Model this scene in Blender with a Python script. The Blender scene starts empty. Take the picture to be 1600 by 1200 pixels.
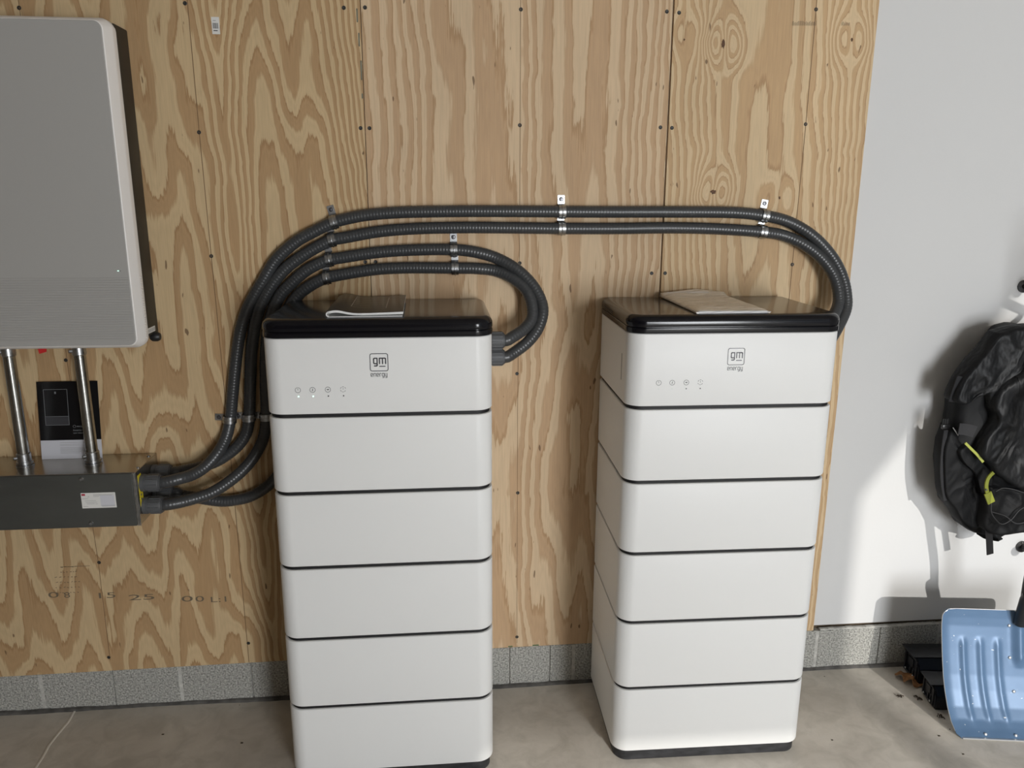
import bpy, bmesh, math, random
import numpy as np
from mathutils import Vector, Matrix
PI = math.pi
random.seed(7)
S = bpy.context.scene
COL = S.collection

# ------------------------------------------------------------ camera
F_PX, PITCH, YAW, ROLL = 1209.74, -0.2358, 0.0944, 0.0037
CAM = Vector((0, -2.1604, 1.5071))
cy_, sy_ = math.cos(YAW), math.sin(YAW)
fw = Vector((sy_, cy_, 0)); rt = Vector((cy_, -sy_, 0)); up = Vector((0, 0, 1))
cp_, sp_ = math.cos(PITCH), math.sin(PITCH)
f2 = fw*cp_ + up*sp_; u2 = -fw*sp_ + up*cp_
cr_, sr_ = math.cos(ROLL), math.sin(ROLL)
r3 = rt*cr_ + u2*sr_; u3 = -rt*sr_ + u2*cr_
cd = bpy.data.cameras.new('camera'); cam = bpy.data.objects.new('camera', cd); COL.objects.link(cam)
cd.sensor_width = 36; cd.lens = F_PX/1600*36; cd.clip_start = .05
m = Matrix((r3, u3, -f2)).transposed().to_4x4(); m.translation = CAM
cam.matrix_world = m
S.camera = cam

# ------------------------------------------------------------ light and exposure
S.view_settings.view_transform = 'Standard'; S.view_settings.look = 'None'
S.view_settings.gamma = 1; S.view_settings.use_curve_mapping = False
S.view_settings.exposure = 0.0
w = bpy.data.worlds.new('daylight'); S.world = w; w.use_nodes = True
bg = w.node_tree.nodes['Background']; bg.inputs[0].default_value = (.80, .88, 1, 1); bg.inputs[1].default_value = .40
sd = bpy.data.lights.new('sun', 'SUN'); sd.energy = 1.9; sd.angle = math.radians(.6); sd.color = (1, .965, .91)
so = bpy.data.objects.new('sun', sd); COL.objects.link(so)
so.rotation_euler = Vector((-.25, 1, -.38)).to_track_quat('-Z', 'Y').to_euler()
# daylight of the sky let in by a door opening added unseen behind the camera
ad = bpy.data.lights.new('sky_area_light', 'AREA'); ad.shape = 'RECTANGLE'; ad.size = 1.3; ad.size_y = 1.9
ad.energy = 208; ad.color = (.95, .975, 1)
ao = bpy.data.objects.new('sky_area_light', ad); COL.objects.link(ao)
ao.location = (2.1, -5.66, 1.05); ao.rotation_euler = Vector((.2, 1, -.03)).to_track_quat('-Z', 'Z').to_euler()

# ------------------------------------------------------------ helpers
def at(px, py, Y):
    d = r3*((px-800)/F_PX) - u3*((py-600)/F_PX) + f2
    return CAM + d*((Y-CAM.y)/d.y)

def link(name, me, m, parent=None, loc=None):
    o = bpy.data.objects.new(name, me); COL.objects.link(o)
    if m is not None: me.materials.append(m)
    if parent: o.parent = parent
    if loc is not None: o.location = loc
    return o
def finish(bm, name, m, parent=None, smooth=35, loc=None):
    me = bpy.data.meshes.new(name)
    bmesh.ops.recalc_face_normals(bm, faces=bm.faces)
    bm.to_mesh(me); bm.free()
    if smooth:
        me.shade_smooth(); me.set_sharp_from_angle(angle=math.radians(smooth))
    return link(name, me, m, parent, loc)
def tag(o, label=None, cat=None, group=None, kind=None):
    if label: o['label'] = label
    if cat: o['category'] = cat
    if group: o['group'] = group
    if kind: o['kind'] = kind
    return o
def empty(name, loc=(0, 0, 0), rz=0, **k):
    o = bpy.data.objects.new(name, None); COL.objects.link(o); o.location = loc; o.rotation_euler = (0, 0, rz)
    o.empty_display_size = .05
    return tag(o, **k)

def add_box(bm, x0, x1, y0, y1, z0, z1, bev=0, seg=2):
    r = bmesh.ops.create_cube(bm, size=1)
    vs = r['verts']
    for v in vs:
        v.co = Vector(((x0+x1)/2 + v.co.x*(x1-x0), (y0+y1)/2 + v.co.y*(y1-y0), (z0+z1)/2 + v.co.z*(z1-z0)))
    if bev:
        es = list({e for v in vs for e in v.link_edges})
        bmesh.ops.bevel(bm, geom=es, offset=bev, segments=seg, affect='EDGES', profile=.5)
    return vs
def box(name, m, parent, x0, x1, y0, y1, z0, z1, bev=0, seg=2):
    bm = bmesh.new(); add_box(bm, x0, x1, y0, y1, z0, z1, bev, seg); return finish(bm, name, m, parent)

def frames(pts):
    n = len(pts); T = []
    for i in range(n):
        a = pts[max(i-1, 0)]; b = pts[min(i+1, n-1)]; T.append((b-a).normalized())
    up_ = Vector((0, 0, 1)) if abs(T[0].z) < .9 else Vector((1, 0, 0))
    N = (up_ - T[0]*up_.dot(T[0])).normalized(); out = [(T[0], N, T[0].cross(N))]
    for i in range(1, n):
        N = (N - T[i]*N.dot(T[i])).normalized(); out.append((T[i], N, T[i].cross(N)))
    return out
def add_tube(bm, pts, rad, n=12, cap=True):
    pts = [Vector(p) for p in pts]; fr = frames(pts); rings = []
    for i, p in enumerate(pts):
        r = rad(i) if callable(rad) else rad
        ra, rb = r if isinstance(r, tuple) else (r, r)
        rings.append([bm.verts.new(p + fr[i][1]*ra*math.cos(2*PI*k/n) + fr[i][2]*rb*math.sin(2*PI*k/n)) for k in range(n)])
    for a, b in zip(rings, rings[1:]):
        for k in range(n):
            bm.faces.new((a[k], a[(k+1) % n], b[(k+1) % n], b[k]))
    if cap:
        bm.faces.new(rings[0][::-1]); bm.faces.new(rings[-1])
def spline(pts, step):
    """Catmull-Rom through pts, resampled at a fixed step."""
    P = [Vector(p) for p in pts]; P = [P[0]*2-P[1]] + P + [P[-1]*2-P[-2]]; dense = []
    for i in range(1, len(P)-2):
        a, b, c, d = P[i-1:i+3]
        t01 = max((b-a).length, 1e-5)**.5; t12 = max((c-b).length, 1e-5)**.5; t23 = max((d-c).length, 1e-5)**.5
        m1 = (c-b) + t12*((b-a)/t01 - (c-a)/(t01+t12)); m2 = (c-b) + t12*((d-c)/t23 - (d-b)/(t12+t23))
        for k in range(24):
            t = k/24; dense.append(b*(2*t**3-3*t*t+1) + m1*(t**3-2*t*t+t) + c*(-2*t**3+3*t*t) + m2*(t**3-t*t))
    dense.append(P[-2]); out = [dense[0]]; acc = 0; i = 0
    for a, b in zip(dense, dense[1:]):
        L = (b-a).length
        while acc + L >= step and L > 1e-9:
            f = (step-acc)/L; a = a + (b-a)*f; out.append(a.copy()); L = (b-a).length; acc = 0
        acc += L
    if (out[-1]-dense[-1]).length > step*.3: out.append(dense[-1])
    return out
def add_lathe(bm, prof, o, axis, n=20):
    """prof: (radius, height along axis)."""
    axis = Vector(axis).normalized(); o = Vector(o)
    u = axis.orthogonal().normalized(); v = axis.cross(u); rings = []
    for r, h in prof:
        rings.append([bm.verts.new(o + axis*h + (u*math.cos(2*PI*k/n) + v*math.sin(2*PI*k/n))*max(r, 1e-5)) for k in range(n)])
    for a, b in zip(rings, rings[1:]):
        for k in range(n): bm.faces.new((a[k], a[(k+1) % n], b[(k+1) % n], b[k]))
    bm.faces.new(rings[0][::-1]); bm.faces.new(rings[-1])
def rrect(w, d, rf, rb, ins, seg=8):
    """outline of a w x d footprint, y from 0 (front) to d, corner radius rf in front and rb behind, inset by ins."""
    out = []
    for cx, cyy, r, a0 in ((rf, rf, rf, PI), (w-rf, rf, rf, 1.5*PI), (w-rb, d-rb, rb, 0), (rb, d-rb, rb, .5*PI)):
        rr = max(r-ins, .0015); sh = (r-ins) if r-ins < .0015 else rr
        ox = cx + (0 if r-ins >= .0015 else (ins-r+.0015)*(1 if cx < w/2 else -1))
        oy = cyy + (0 if r-ins >= .0015 else (ins-r+.0015)*(1 if cyy < d/2 else -1))
        for k in range(seg+1):
            a = a0 + .5*PI*k/seg; out.append((ox + rr*math.cos(a), oy + rr*math.sin(a)))
    return out
def add_prism(bm, w, d, rf, rb, prof, seg=8, off=(0, 0)):
    rings = [[bm.verts.new((x+off[0], y+off[1], z)) for x, y in rrect(w, d, rf, rb, ins, seg)] for ins, z in prof]
    n = len(rings[0])
    for a, b in zip(rings, rings[1:]):
        for k in range(n): bm.faces.new((a[k], a[(k+1) % n], b[(k+1) % n], b[k]))
    bm.faces.new(rings[0][::-1]); bm.faces.new(rings[-1])
def bevprof(z0, z1, b, n=3):
    p = [(b*(1-math.sin(.5*PI*k/n)), z0 + b*(1-math.cos(.5*PI*k/n))) for k in range(n+1)]
    return p + [(i, z0+z1-z) for i, z in p[::-1]]

# flat monoline lettering: strokes as thin solid ribbons in the xz plane, facing -y
def add_stroke(bm, pts, wd, y, th=.0004, n=8):
    pts = [Vector((p[0], 0, p[1])) for p in pts]
    def poly(c):
        a = [bm.verts.new((v.x, y, v.z)) for v in c]; b = [bm.verts.new((v.x, y+th, v.z)) for v in c]
        bm.faces.new(a); bm.faces.new(b[::-1])
        for i in range(len(c)):
            j = (i+1) % len(c); bm.faces.new((a[i], b[i], b[j], a[j]))
    for a, b in zip(pts, pts[1:]):
        d = (b-a)
        if d.length < 1e-7: continue
        d.normalize(); q = Vector((-d.z, 0, d.x))*wd/2
        poly([a-q, b-q, b+q, a+q])
    for p in pts:
        poly([p + Vector((math.cos(2*PI*k/n), 0, math.sin(2*PI*k/n)))*wd/2 for k in range(n)])
def arc(cx, cz, r, a0, a1, n=6, rz=None):
    rz = rz or r
    return [(cx + r*math.cos(math.radians(a0+(a1-a0)*k/n)), cz + rz*math.sin(math.radians(a0+(a1-a0)*k/n))) for k in range(n+1)]
GLYPH = {   # (width, strokes) in units of the x height
 'g': (.62, [[(.62, 0), (.2, 0)] + arc(.17, .17, .17, 270, 180) + arc(.17, .83, .17, 180, 90) + [(.62, 1), (.62, -.25)] + arc(.45, -.25, .17, 0, -90) + [(.12, -.42)]]),
 'm': (1.1, [[(0, 0), (0, 1), (.93, 1)] + arc(.93, .83, .17, 90, 0) + [(1.1, 0)], [(.55, 1), (.55, 0)]]),
 'e': (.6, [[(0, .45), (.6, .45)] + arc(.43, .83, .17, 0, 90) + arc(.17, .83, .17, 90, 180) + arc(.17, .17, .17, 180, 270) + [(.5, 0)]]),
 'n': (.6, [[(0, 0), (0, 1), (.43, 1)] + arc(.43, .83, .17, 90, 0) + [(.6, 0)]]),
 'r': (.4, [[(0, 0), (0, .83)] + arc(.17, .83, .17, 180, 90) + [(.4, 1)]]),
 'y': (.6, [[(0, 1), (0, .17)] + arc(.17, .17, .17, 180, 270) + [(.6, 0)], [(.6, 1), (.6, -.25)] + arc(.43, -.25, .17, 0, -90) + [(.1, -.42)]]),
}
def add_word(bm, word, x, z, h, wd, y, gap=.34, sx=1):
    for ch in word:
        gw, st = GLYPH[ch]
        for s in st: add_stroke(bm, [(x+p[0]*h*sx, z+p[1]*h) for p in s], wd, y)
        x += (gw*sx+gap)*h
    return x
def text_obj(name, body, size, m, parent, loc, rot=(PI/2, 0, 0), ext=.0003, sx=1, align='LEFT'):
    c = bpy.data.curves.new(name, 'FONT'); c.body = body; c.size = size; c.extrude = ext; c.align_x = align
    t = bpy.data.objects.new(name+'_tmp', c); COL.objects.link(t)
    bpy.context.view_layer.update()
    me = bpy.data.meshes.new_from_object(t.evaluated_get(bpy.context.evaluated_depsgraph_get()))
    bpy.data.objects.remove(t); me.name = name; me.materials.clear()
    o = link(name, me, m, parent, loc); o.rotation_euler = rot; o.scale = (sx, 1, 1)
    return o

# ------------------------------------------------------------ materials
def new_mat(name):
    m = bpy.data.materials.new(name); m.use_nodes = True
    return m, m.node_tree, m.node_tree.nodes['Principled BSDF']
def mat(name, col, rough=.5, metal=0, spec=.5, var=0, vscale=(20, 20, 20), bump=0, bscale=(200, 200, 200), coat=0, emit=None, bdist=.001, detail=4):
    m, nt, b = new_mat(name)
    b.inputs['Base Color'].default_value = (*col, 1); b.inputs['Roughness'].default_value = rough
    b.inputs['Metallic'].default_value = metal; b.inputs['Specular IOR Level'].default_value = spec
    b.inputs['Coat Weight'].default_value = coat; b.inputs['Coat Roughness'].default_value = .08
    tc = nt.nodes.new('ShaderNodeTexCoord')
    def noise(scale, det=detail):
        mp = nt.nodes.new('ShaderNodeMapping'); mp.inputs['Scale'].default_value = scale
        nt.links.new(tc.outputs['Object'], mp.inputs[0])
        n = nt.nodes.new('ShaderNodeTexNoise'); n.inputs['Scale'].default_value = 1; n.inputs['Detail'].default_value = det
        nt.links.new(mp.outputs[0], n.inputs[0]); return n
    if var:
        n = noise(vscale); r = nt.nodes.new('ShaderNodeValToRGB')
        r.color_ramp.elements[0].position = .3; r.color_ramp.elements[1].position = .7
        r.color_ramp.elements[0].color = (*[c*(1-var) for c in col], 1); r.color_ramp.elements[1].color = (*[min(1, c*(1+var)) for c in col], 1)
        nt.links.new(n.outputs[0], r.inputs[0]); nt.links.new(r.outputs[0], b.inputs['Base Color'])
    if bump:
        n = noise(bscale); bp = nt.nodes.new('ShaderNodeBump'); bp.inputs['Strength'].default_value = bump; bp.inputs['Distance'].default_value = bdist
        nt.links.new(n.outputs[0], bp.inputs['Height']); nt.links.new(bp.outputs[0], b.inputs['Normal'])
    if emit:
        b.inputs['Emission Color'].default_value = (*emit[0], 1); b.inputs['Emission Strength'].default_value = emit[1]
    return m

def ply_mat(name, pale, tan, dark, seed):
    m, nt, b = new_mat(name); N, L = nt.nodes.new, nt.links.new
    tc = N('ShaderNodeTexCoord'); at_ = N('ShaderNodeAttribute'); at_.attribute_name = 'grain'
    def noise(scale, det, rough=.6):
        mp = N('ShaderNodeMapping'); mp.inputs['Scale'].default_value = scale; mp.inputs['Location'].default_value = (seed, 0, seed*.7)
        L(tc.outputs['Object'], mp.inputs[0]); n = N('ShaderNodeTexNoise'); n.inputs['Scale'].default_value = 1
        n.inputs['Detail'].default_value = det; n.inputs['Roughness'].default_value = rough
        L(mp.outputs[0], n.inputs[0]); return n.outputs[0]
    def mth(op, a, b_=None, c=None):
        n = N('ShaderNodeMath'); n.operation = op
        for i, v in enumerate((a, b_, c)):
            if v is None: continue
            if isinstance(v, (int, float)): n.inputs[i].default_value = v
            else: L(v, n.inputs[i])
        return n.outputs[0]
    jag = noise((260, 1, 9), 3); jag2 = noise((60, 1, 5), 3)
    ph = mth('ADD', at_.outputs['Fac'], mth('MULTIPLY', mth('SUBTRACT', jag, .5), .34))
    ph = mth('ADD', ph, mth('MULTIPLY', mth('SUBTRACT', jag2, .5), .45))
    fr = mth('FRACT', ph)
    rp = N('ShaderNodeValToRGB'); cr = rp.color_ramp; mid = tuple((a+c)/2 for a, c in zip(pale, tan))
    cr.elements[0].position = 0; cr.elements[0].color = (*pale, 1)
    cr.elements[1].position = 1; cr.elements[1].color = (*pale, 1)
    for p, c in ((.42, pale), (.47, mid), (.53, tan), (.86, tan), (.93, dark), (.975, dark)):
        e = cr.elements.new(p); e.color = (*c, 1)
    L(fr, rp.inputs[0])
    # fine fibres and broad tone changes of the veneer
    fib = noise((420, 1, 6), 5); broad = noise((3.2, 1, 1.2), 3)
    fine = mth('MULTIPLY', mth('PINGPONG', mth('MULTIPLY', ph, 4.0), .5), .13)
    mult = mth('ADD', mth('MULTIPLY', fib, .38), mth('MULTIPLY', broad, .42)); mult = mth('ADD', mth('ADD', mult, .565), fine)
    vm = N('ShaderNodeVectorMath'); vm.operation = 'SCALE'; L(rp.outputs[0], vm.inputs[0]); L(mult, vm.inputs['Scale'])
    # scattered dark pitch flecks
    fl = noise((75, 1, 22), 1); fm = noise((5, 1, 3), 1)
    thr = N('ShaderNodeMapRange'); thr.inputs['From Min'].default_value = .715; thr.inputs['From Max'].default_value = .75
    L(fl, thr.inputs[0]); fk = mth('MULTIPLY', thr.outputs[0], mth('GREATER_THAN', fm, .54))
    mx = N('ShaderNodeMix'); mx.data_type = 'RGBA'; L(mth('MULTIPLY', fk, .75), mx.inputs[0]); L(vm.outputs[0], mx.inputs[6]); mx.inputs[7].default_value = (.11, .055, .025, 1)
    L(mx.outputs[2], b.inputs['Base Color']); b.inputs['Roughness'].default_value = .68; b.inputs['Specular IOR Level'].default_value = .3
    bp = N('ShaderNodeBump'); bp.inputs['Strength'].default_value = .25; bp.inputs['Distance'].default_value = .001
    L(fib, bp.inputs['Height']); L(bp.outputs[0], b.inputs['Normal'])
    return m
PALE, TAN, DRK = (.545, .395, .235), (.385, .240, .120), (.275, .155, .070)
M = dict(
 ply1=ply_mat('plywood_veneer_left', (.57, .420, .240), (.435, .280, .142), (.37, .225, .108), 3),
 ply2=ply_mat('plywood_veneer_centre', (.62, .465, .300), (.505, .340, .200), (.43, .275, .148), 17),
 ply3=ply_mat('plywood_veneer_right', (.63, .475, .290), (.52, .350, .192), (.43, .275, .145), 31),
 drywall=mat('painted_drywall', (.645, .645, .64), .75, bump=.15, bscale=(90, 90, 90), var=.012, vscale=(2, 2, 2)),
 cmu=mat('concrete_block', (.37, .365, .335), .95, var=.55, vscale=(190, 190, 190), bump=.9, bscale=(230, 230, 230), bdist=.004, detail=3),
 mortar=mat('mortar', (.50, .49, .455), .95, var=.2, vscale=(60, 60, 60), bump=.6, bscale=(200, 200, 200), bdist=.003),
 white=mat('tower_white_enamel', (.79, .79, .775), .42, spec=.4, bump=.04, bscale=(700, 700, 700)),
 capblk=mat('cap_black_gloss', (.004, .004, .006), .16, spec=.34, bump=.02, bscale=(400, 400, 400)),
 blk=mat('black_plastic', (.012, .012, .013), .45),
 base=mat('scuffed_black_plinth', (.020, .020, .022), .55, var=.6, vscale=(30, 30, 80)),
 gap=mat('seam_rubber', (.003, .003, .004), .6),
 logo=mat('dark_grey_print', (.075, .075, .085), .3),
 icon=mat('grey_print', (.13, .13, .13), .4),
 led=mat('lit_green_led', (.6, .9, .8), .4, emit=((.55, 1, .8), 1.6)),
 leddim=mat('lit_pale_led', (.7, .75, .72), .4),
 ledoff=mat('dark_led', (.03, .03, .03), .3),
 slot=mat('vent_slot_grey', (.20, .20, .19), .6),
 invrim=mat('inverter_rim_lit', (.80, .775, .745), .5), invfront=mat('inverter_front_shaded', (.38, .37, .352), .55, bump=.05, bscale=(500, 500, 500)),  # side light and front shade put into two colours of one cover
 chassis=mat('inverter_dark_bronze', (.028, .024, .018), .55),
 strapscrew=mat('dark_zinc_screw', (.16, .16, .17), .35, metal=1),
 galv=mat('galvanised_steel', (.38, .38, .365), .22, metal=1, var=.16, vscale=(6, 30, 30), bump=.1, bscale=(8, 200, 200)),
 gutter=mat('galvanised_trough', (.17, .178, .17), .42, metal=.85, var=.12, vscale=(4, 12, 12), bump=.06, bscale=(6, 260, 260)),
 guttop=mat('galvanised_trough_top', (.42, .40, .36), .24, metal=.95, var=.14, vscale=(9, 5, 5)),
 strap=mat('zinc_plated_strap', (.44, .45, .46), .30, metal=1, var=.2, vscale=(90, 90, 90)),
 flex=mat('grey_conduit_pvc', (.048, .050, .052), .33, spec=.5),
 fit=mat('grey_conduit_fitting', (.085, .088, .092), .5),
 label=mat('white_label', (.72, .71, .68), .5), red=mat('red_print', (.42, .02, .05), .5), redtag=mat('red_tag', (.55, .02, .02), .5),
 yellow=mat('yellow_label', (.72, .58, .02), .5), print=mat('label_print', (.12, .12, .12), .6), greyprint=mat('faint_label_print', (.36, .36, .36), .6),
 leafblk=mat('leaflet_black', (.006, .006, .007), .28), leafwht=mat('leaflet_white', (.60, .60, .64), .4), leafgry=mat('leaflet_grey', (.045, .045, .05), .4), leafln=mat('leaflet_line', (.22, .23, .24), .4),
 paper=mat('white_paper', (.72, .72, .70), .6, var=.06, vscale=(5, 5, 900)), cover=mat('manual_cover', (.020, .016, .013), .28), coverln=mat('cover_line_drawing', (.45, .42, .38), .4),
 screw=mat('drywall_screw_black', (.02, .018, .015), .5), knot=mat('knot_wood', (.10, .045, .018), .7, var=.5, vscale=(300, 300, 200)),
 pencil=mat('stud_line_chalk', (.18, .105, .05), .8), ink=mat('faded_stamp_ink', (.15, .115, .075), .8), green=mat('green_edge_paint', (.02, .12, .045), .7),
 floorjoint=mat('joint_filler', (.78, .74, .67), .8), seamgap=mat('sill_plate_wood', (.10, .075, .05), .9), expansion=mat('expansion_strip', (.10, .095, .088), .9, var=.4, vscale=(30, 30, 30)),
 nylon=mat('black_nylon', (.004, .0043, .005), .6, spec=.22, bump=.25, bscale=(900, 900, 900)), nylon2=mat('worn_charcoal_nylon', (.0065, .007, .008), .5, spec=.26, bump=.8, bscale=(28, 28, 16), bdist=.012, detail=2),
 web=mat('webbing', (.006, .006, .008), .7, bump=.5, bscale=(60, 60, 900)), buckle=mat('buckle_plastic', (.012, .012, .013), .3),
 lime=mat('lime_zip', (.30, .33, .04), .45), cordm=mat('bungee_cord', (.03, .03, .032), .6), zipm=mat('zip_metal', (.3, .3, .3), .35, metal=1),
 blade=None, bladeedge=mat('bare_scraped_steel', (.62, .63, .64), .35, metal=.8), rivet=mat('steel_rivet', (.72, .74, .76), .3, metal=.8),
 grip=mat('black_handle', (.015, .015, .015), .35), trap=mat('black_box_plastic', (.005, .006, .010), .34), traplid=mat('dusty_black_lid', (.022, .023, .027), .4, var=.3, vscale=(60, 60, 60)),
 leaf=mat('dry_oak_leaf', (.27, .125, .045), .7, var=.35, vscale=(60, 60, 60)), debris=mat('dark_debris', (.05, .035, .022), .9),
)
def plastic_mat():
    m, nt, b = new_mat('wrinkled_bag_reflection')
    b.inputs['Base Color'].default_value = (.80, .73, .63, 1); b.inputs['Roughness'].default_value = .2; b.inputs['Specular IOR Level'].default_value = .9  # tan base stands for plywood mirrored in the clear plastic
    tc = nt.nodes.new('ShaderNodeTexCoord'); mp = nt.nodes.new('ShaderNodeMapping'); mp.inputs['Scale'].default_value = (14, 55, 1)
    n = nt.nodes.new('ShaderNodeTexNoise'); n.inputs['Scale'].default_value = 1; n.inputs['Detail'].default_value = 3; n.inputs['Distortion'].default_value = .6
    bp = nt.nodes.new('ShaderNodeBump'); bp.inputs['Strength'].default_value = 1; bp.inputs['Distance'].default_value = .012
    nt.links.new(tc.outputs['Object'], mp.inputs[0]); nt.links.new(mp.outputs[0], n.inputs[0]); nt.links.new(n.outputs[0], bp.inputs['Height']); nt.links.new(bp.outputs[0], b.inputs['Normal'])
    return m
M['plastic'] = plastic_mat()
def blade_mat():
    m, nt, b = new_mat('blue_enamelled_steel'); N, L = nt.nodes.new, nt.links.new
    tc = N('ShaderNodeTexCoord')
    def noise(s, d):
        mp = N('ShaderNodeMapping'); mp.inputs['Scale'].default_value = s; L(tc.outputs['Object'], mp.inputs[0])
        n = N('ShaderNodeTexNoise'); n.inputs['Scale'].default_value = 1; n.inputs['Detail'].default_value = d; L(mp.outputs[0], n.inputs[0]); return n.outputs[0]
    r = N('ShaderNodeValToRGB'); r.color_ramp.elements[0].position = .3; r.color_ramp.elements[1].position = .75
    r.color_ramp.elements[0].color = (.085, .155, .265, 1); r.color_ramp.elements[1].color = (.115, .20, .335, 1); L(noise((7, 7, 7), 4), r.inputs[0])
    th = N('ShaderNodeMapRange'); th.inputs['From Min'].default_value = .70; th.inputs['From Max'].default_value = .73; L(noise((70, 70, 110), 5), th.inputs[0])
    mx = N('ShaderNodeMix'); mx.data_type = 'RGBA'; L(th.outputs[0], mx.inputs[0]); L(r.outputs[0], mx.inputs[6]); mx.inputs[7].default_value = (.55, .58, .62, 1)
    L(mx.outputs[2], b.inputs['Base Color']); b.inputs['Roughness'].default_value = .40; b.inputs['Metallic'].default_value = .15; b.inputs['Specular IOR Level'].default_value = .45
    return m
M['blade'] = blade_mat()
def floor_mat():
    m, nt, b = new_mat('trowelled_concrete'); N, L = nt.nodes.new, nt.links.new
    tc = N('ShaderNodeTexCoord')
    def noise(s, d, dist=0, ro=.6):
        n = N('ShaderNodeTexNoise'); n.inputs['Scale'].default_value = s; n.inputs['Detail'].default_value = d; n.inputs['Distortion'].default_value = dist; n.inputs['Roughness'].default_value = ro
        L(tc.outputs['Object'], n.inputs[0]); return n.outputs[0]
    r = N('ShaderNodeValToRGB'); e = r.color_ramp.elements
    e[0].position = .28; e[0].color = (.50, .46, .405, 1); e[1].position = .72; e[1].color = (.68, .64, .575, 1); L(noise(3.2, 9, .5, .62), r.inputs[0])
    r2 = N('ShaderNodeValToRGB'); e = r2.color_ramp.elements
    e[0].position = .33; e[0].color = (.72, .72, .70, 1); e[1].position = .58; e[1].color = (1, 1, 1, 1); L(noise(14, 6, .8), r2.inputs[0])
    mx = N('ShaderNodeMix'); mx.data_type = 'RGBA'; mx.blend_type = 'MULTIPLY'; mx.inputs[0].default_value = .6; L(r.outputs[0], mx.inputs[6]); L(r2.outputs[0], mx.inputs[7])
    L(mx.outputs[2], b.inputs['Base Color']); b.inputs['Roughness'].default_value = .62; b.inputs['Specular IOR Level'].default_value = .35
    bp = N('ShaderNodeBump'); bp.inputs['Strength'].default_value = .2; bp.inputs['Distance'].default_value = .003; L(noise(40, 6), bp.inputs['Height']); L(bp.outputs[0], b.inputs['Normal'])
    return m
M['floor'] = floor_mat()
M['ceiling'] = mat('ceiling_board', (.42, .39, .35), .8)
M['studs'] = mat('bare_stud_wall', (.26, .20, .14), .85, var=.3, vscale=(3, 3, .5))
M['ground'] = mat('driveway_asphalt', (.16, .16, .155), .9, var=.3, vscale=(20, 20, 20))

# ------------------------------------------------------------ the room
XL, XR, YF, ZC = -3.6, 2.6, -5.6, 2.9
def struct(o): o['kind'] = 'structure'; return o
fl = struct(box('floor', M['floor'], None, XL, XR, YF, .05, -.10, 0))
struct(box('ceiling', M['ceiling'], None, XL-.1, XR+.1, YF-.1, .15, ZC, ZC+.1))
struct(box('wall_left', M['studs'], None, XL-.1, XL, YF, .15, 0, ZC))
bm = bmesh.new()
add_box(bm, XL-.1, 1.4, YF-.1, YF, 0, ZC); add_box(bm, 1.4, XR+.1, YF-.1, YF, 2.08, ZC)  # unseen opening added for the area lamp, header kept low to stop sun
struct(finish(bm, 'wall_front', M['studs'], None, 0))
bm = bmesh.new()
OY0, OY1, OH = -5.55, -2.7, 2.71
add_box(bm, XR, XR+.1, YF, OY0, 0, ZC); add_box(bm, XR, XR+.1, OY1, .15, 0, ZC); add_box(bm, XR, XR+.1, OY0, OY1, OH, ZC)
struct(finish(bm, 'wall_right', M['drywall'], None, 0))
struct(box('wall_back', M['drywall'], None, XL, XR, .012, .15, .1535, ZC))
struct(box('ground', M['ground'], None, -14, 14, -16, YF, -.14, -.02))
struct(box('ground', M['ground'], None, XR, 14, YF, 4, -.14, -.02))

# concrete block course under the sheets
def ztop(x): return np.interp(x, [-1.35, -.49, .147, 1.18, 1.6], [.121, .129, .134, .140, .143])
wb = bmesh.new()
edges_x = [XL, -1.205, -.998, -.803, -.592, -.39, -.18, .02, .20, .328, .404, .60, .80, 1.0, 1.209, 1.424, 1.63, 1.84, 2.04, XR]
wide_joint = {-1.205, -.803, -.39, .02, .404, .80, 1.209, 1.63}
for a, b in zip(edges_x, edges_x[1:]):
    ga = .005 if a in wide_joint else .0015; gb = .005 if b in wide_joint else .0015
    vs = add_box(wb, a+ga, b-gb, .0, .14, 0, 1, .0015, 1)
for v in wb.verts:
    if v.co.z > .5: v.co.z = float(ztop(v.co.x)) - (1-v.co.z)
struct(finish(wb, 'wall_base', M['cmu'], None, 30))
base_obj = bpy.data.objects['wall_base']
mb = bmesh.new()
for x in edges_x[1:-1]:
    if x in wide_joint: add_box(mb, x-.006, x+.006, .0012, .05, 0, float(ztop(x))-.002, .001, 1)
    else: add_box(mb, x-.003, x+.003, .006, .05, 0, float(ztop(x))-.002)
finish(mb, 'mortar_joint', M['mortar'], base_obj, 30)
box('sill_gap', M['seamgap'], base_obj, XL, XR, .02, .13, .115, .153)
# rough concrete edge that stands proud below the drywall on the right
bm = bmesh.new(); x = 1.215; rnd = random.Random(4)
while x < 2.4:
    L_ = rnd.uniform(.02, .05); add_box(bm, x, x+L_, -.001-rnd.random()*.002, .011, .1405+rnd.random()*.002, .1455+rnd.random()*.002, .001, 1); x += L_*.96
finish(bm, 'mortar_ledge', M['mortar'], base_obj, 30)
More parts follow.
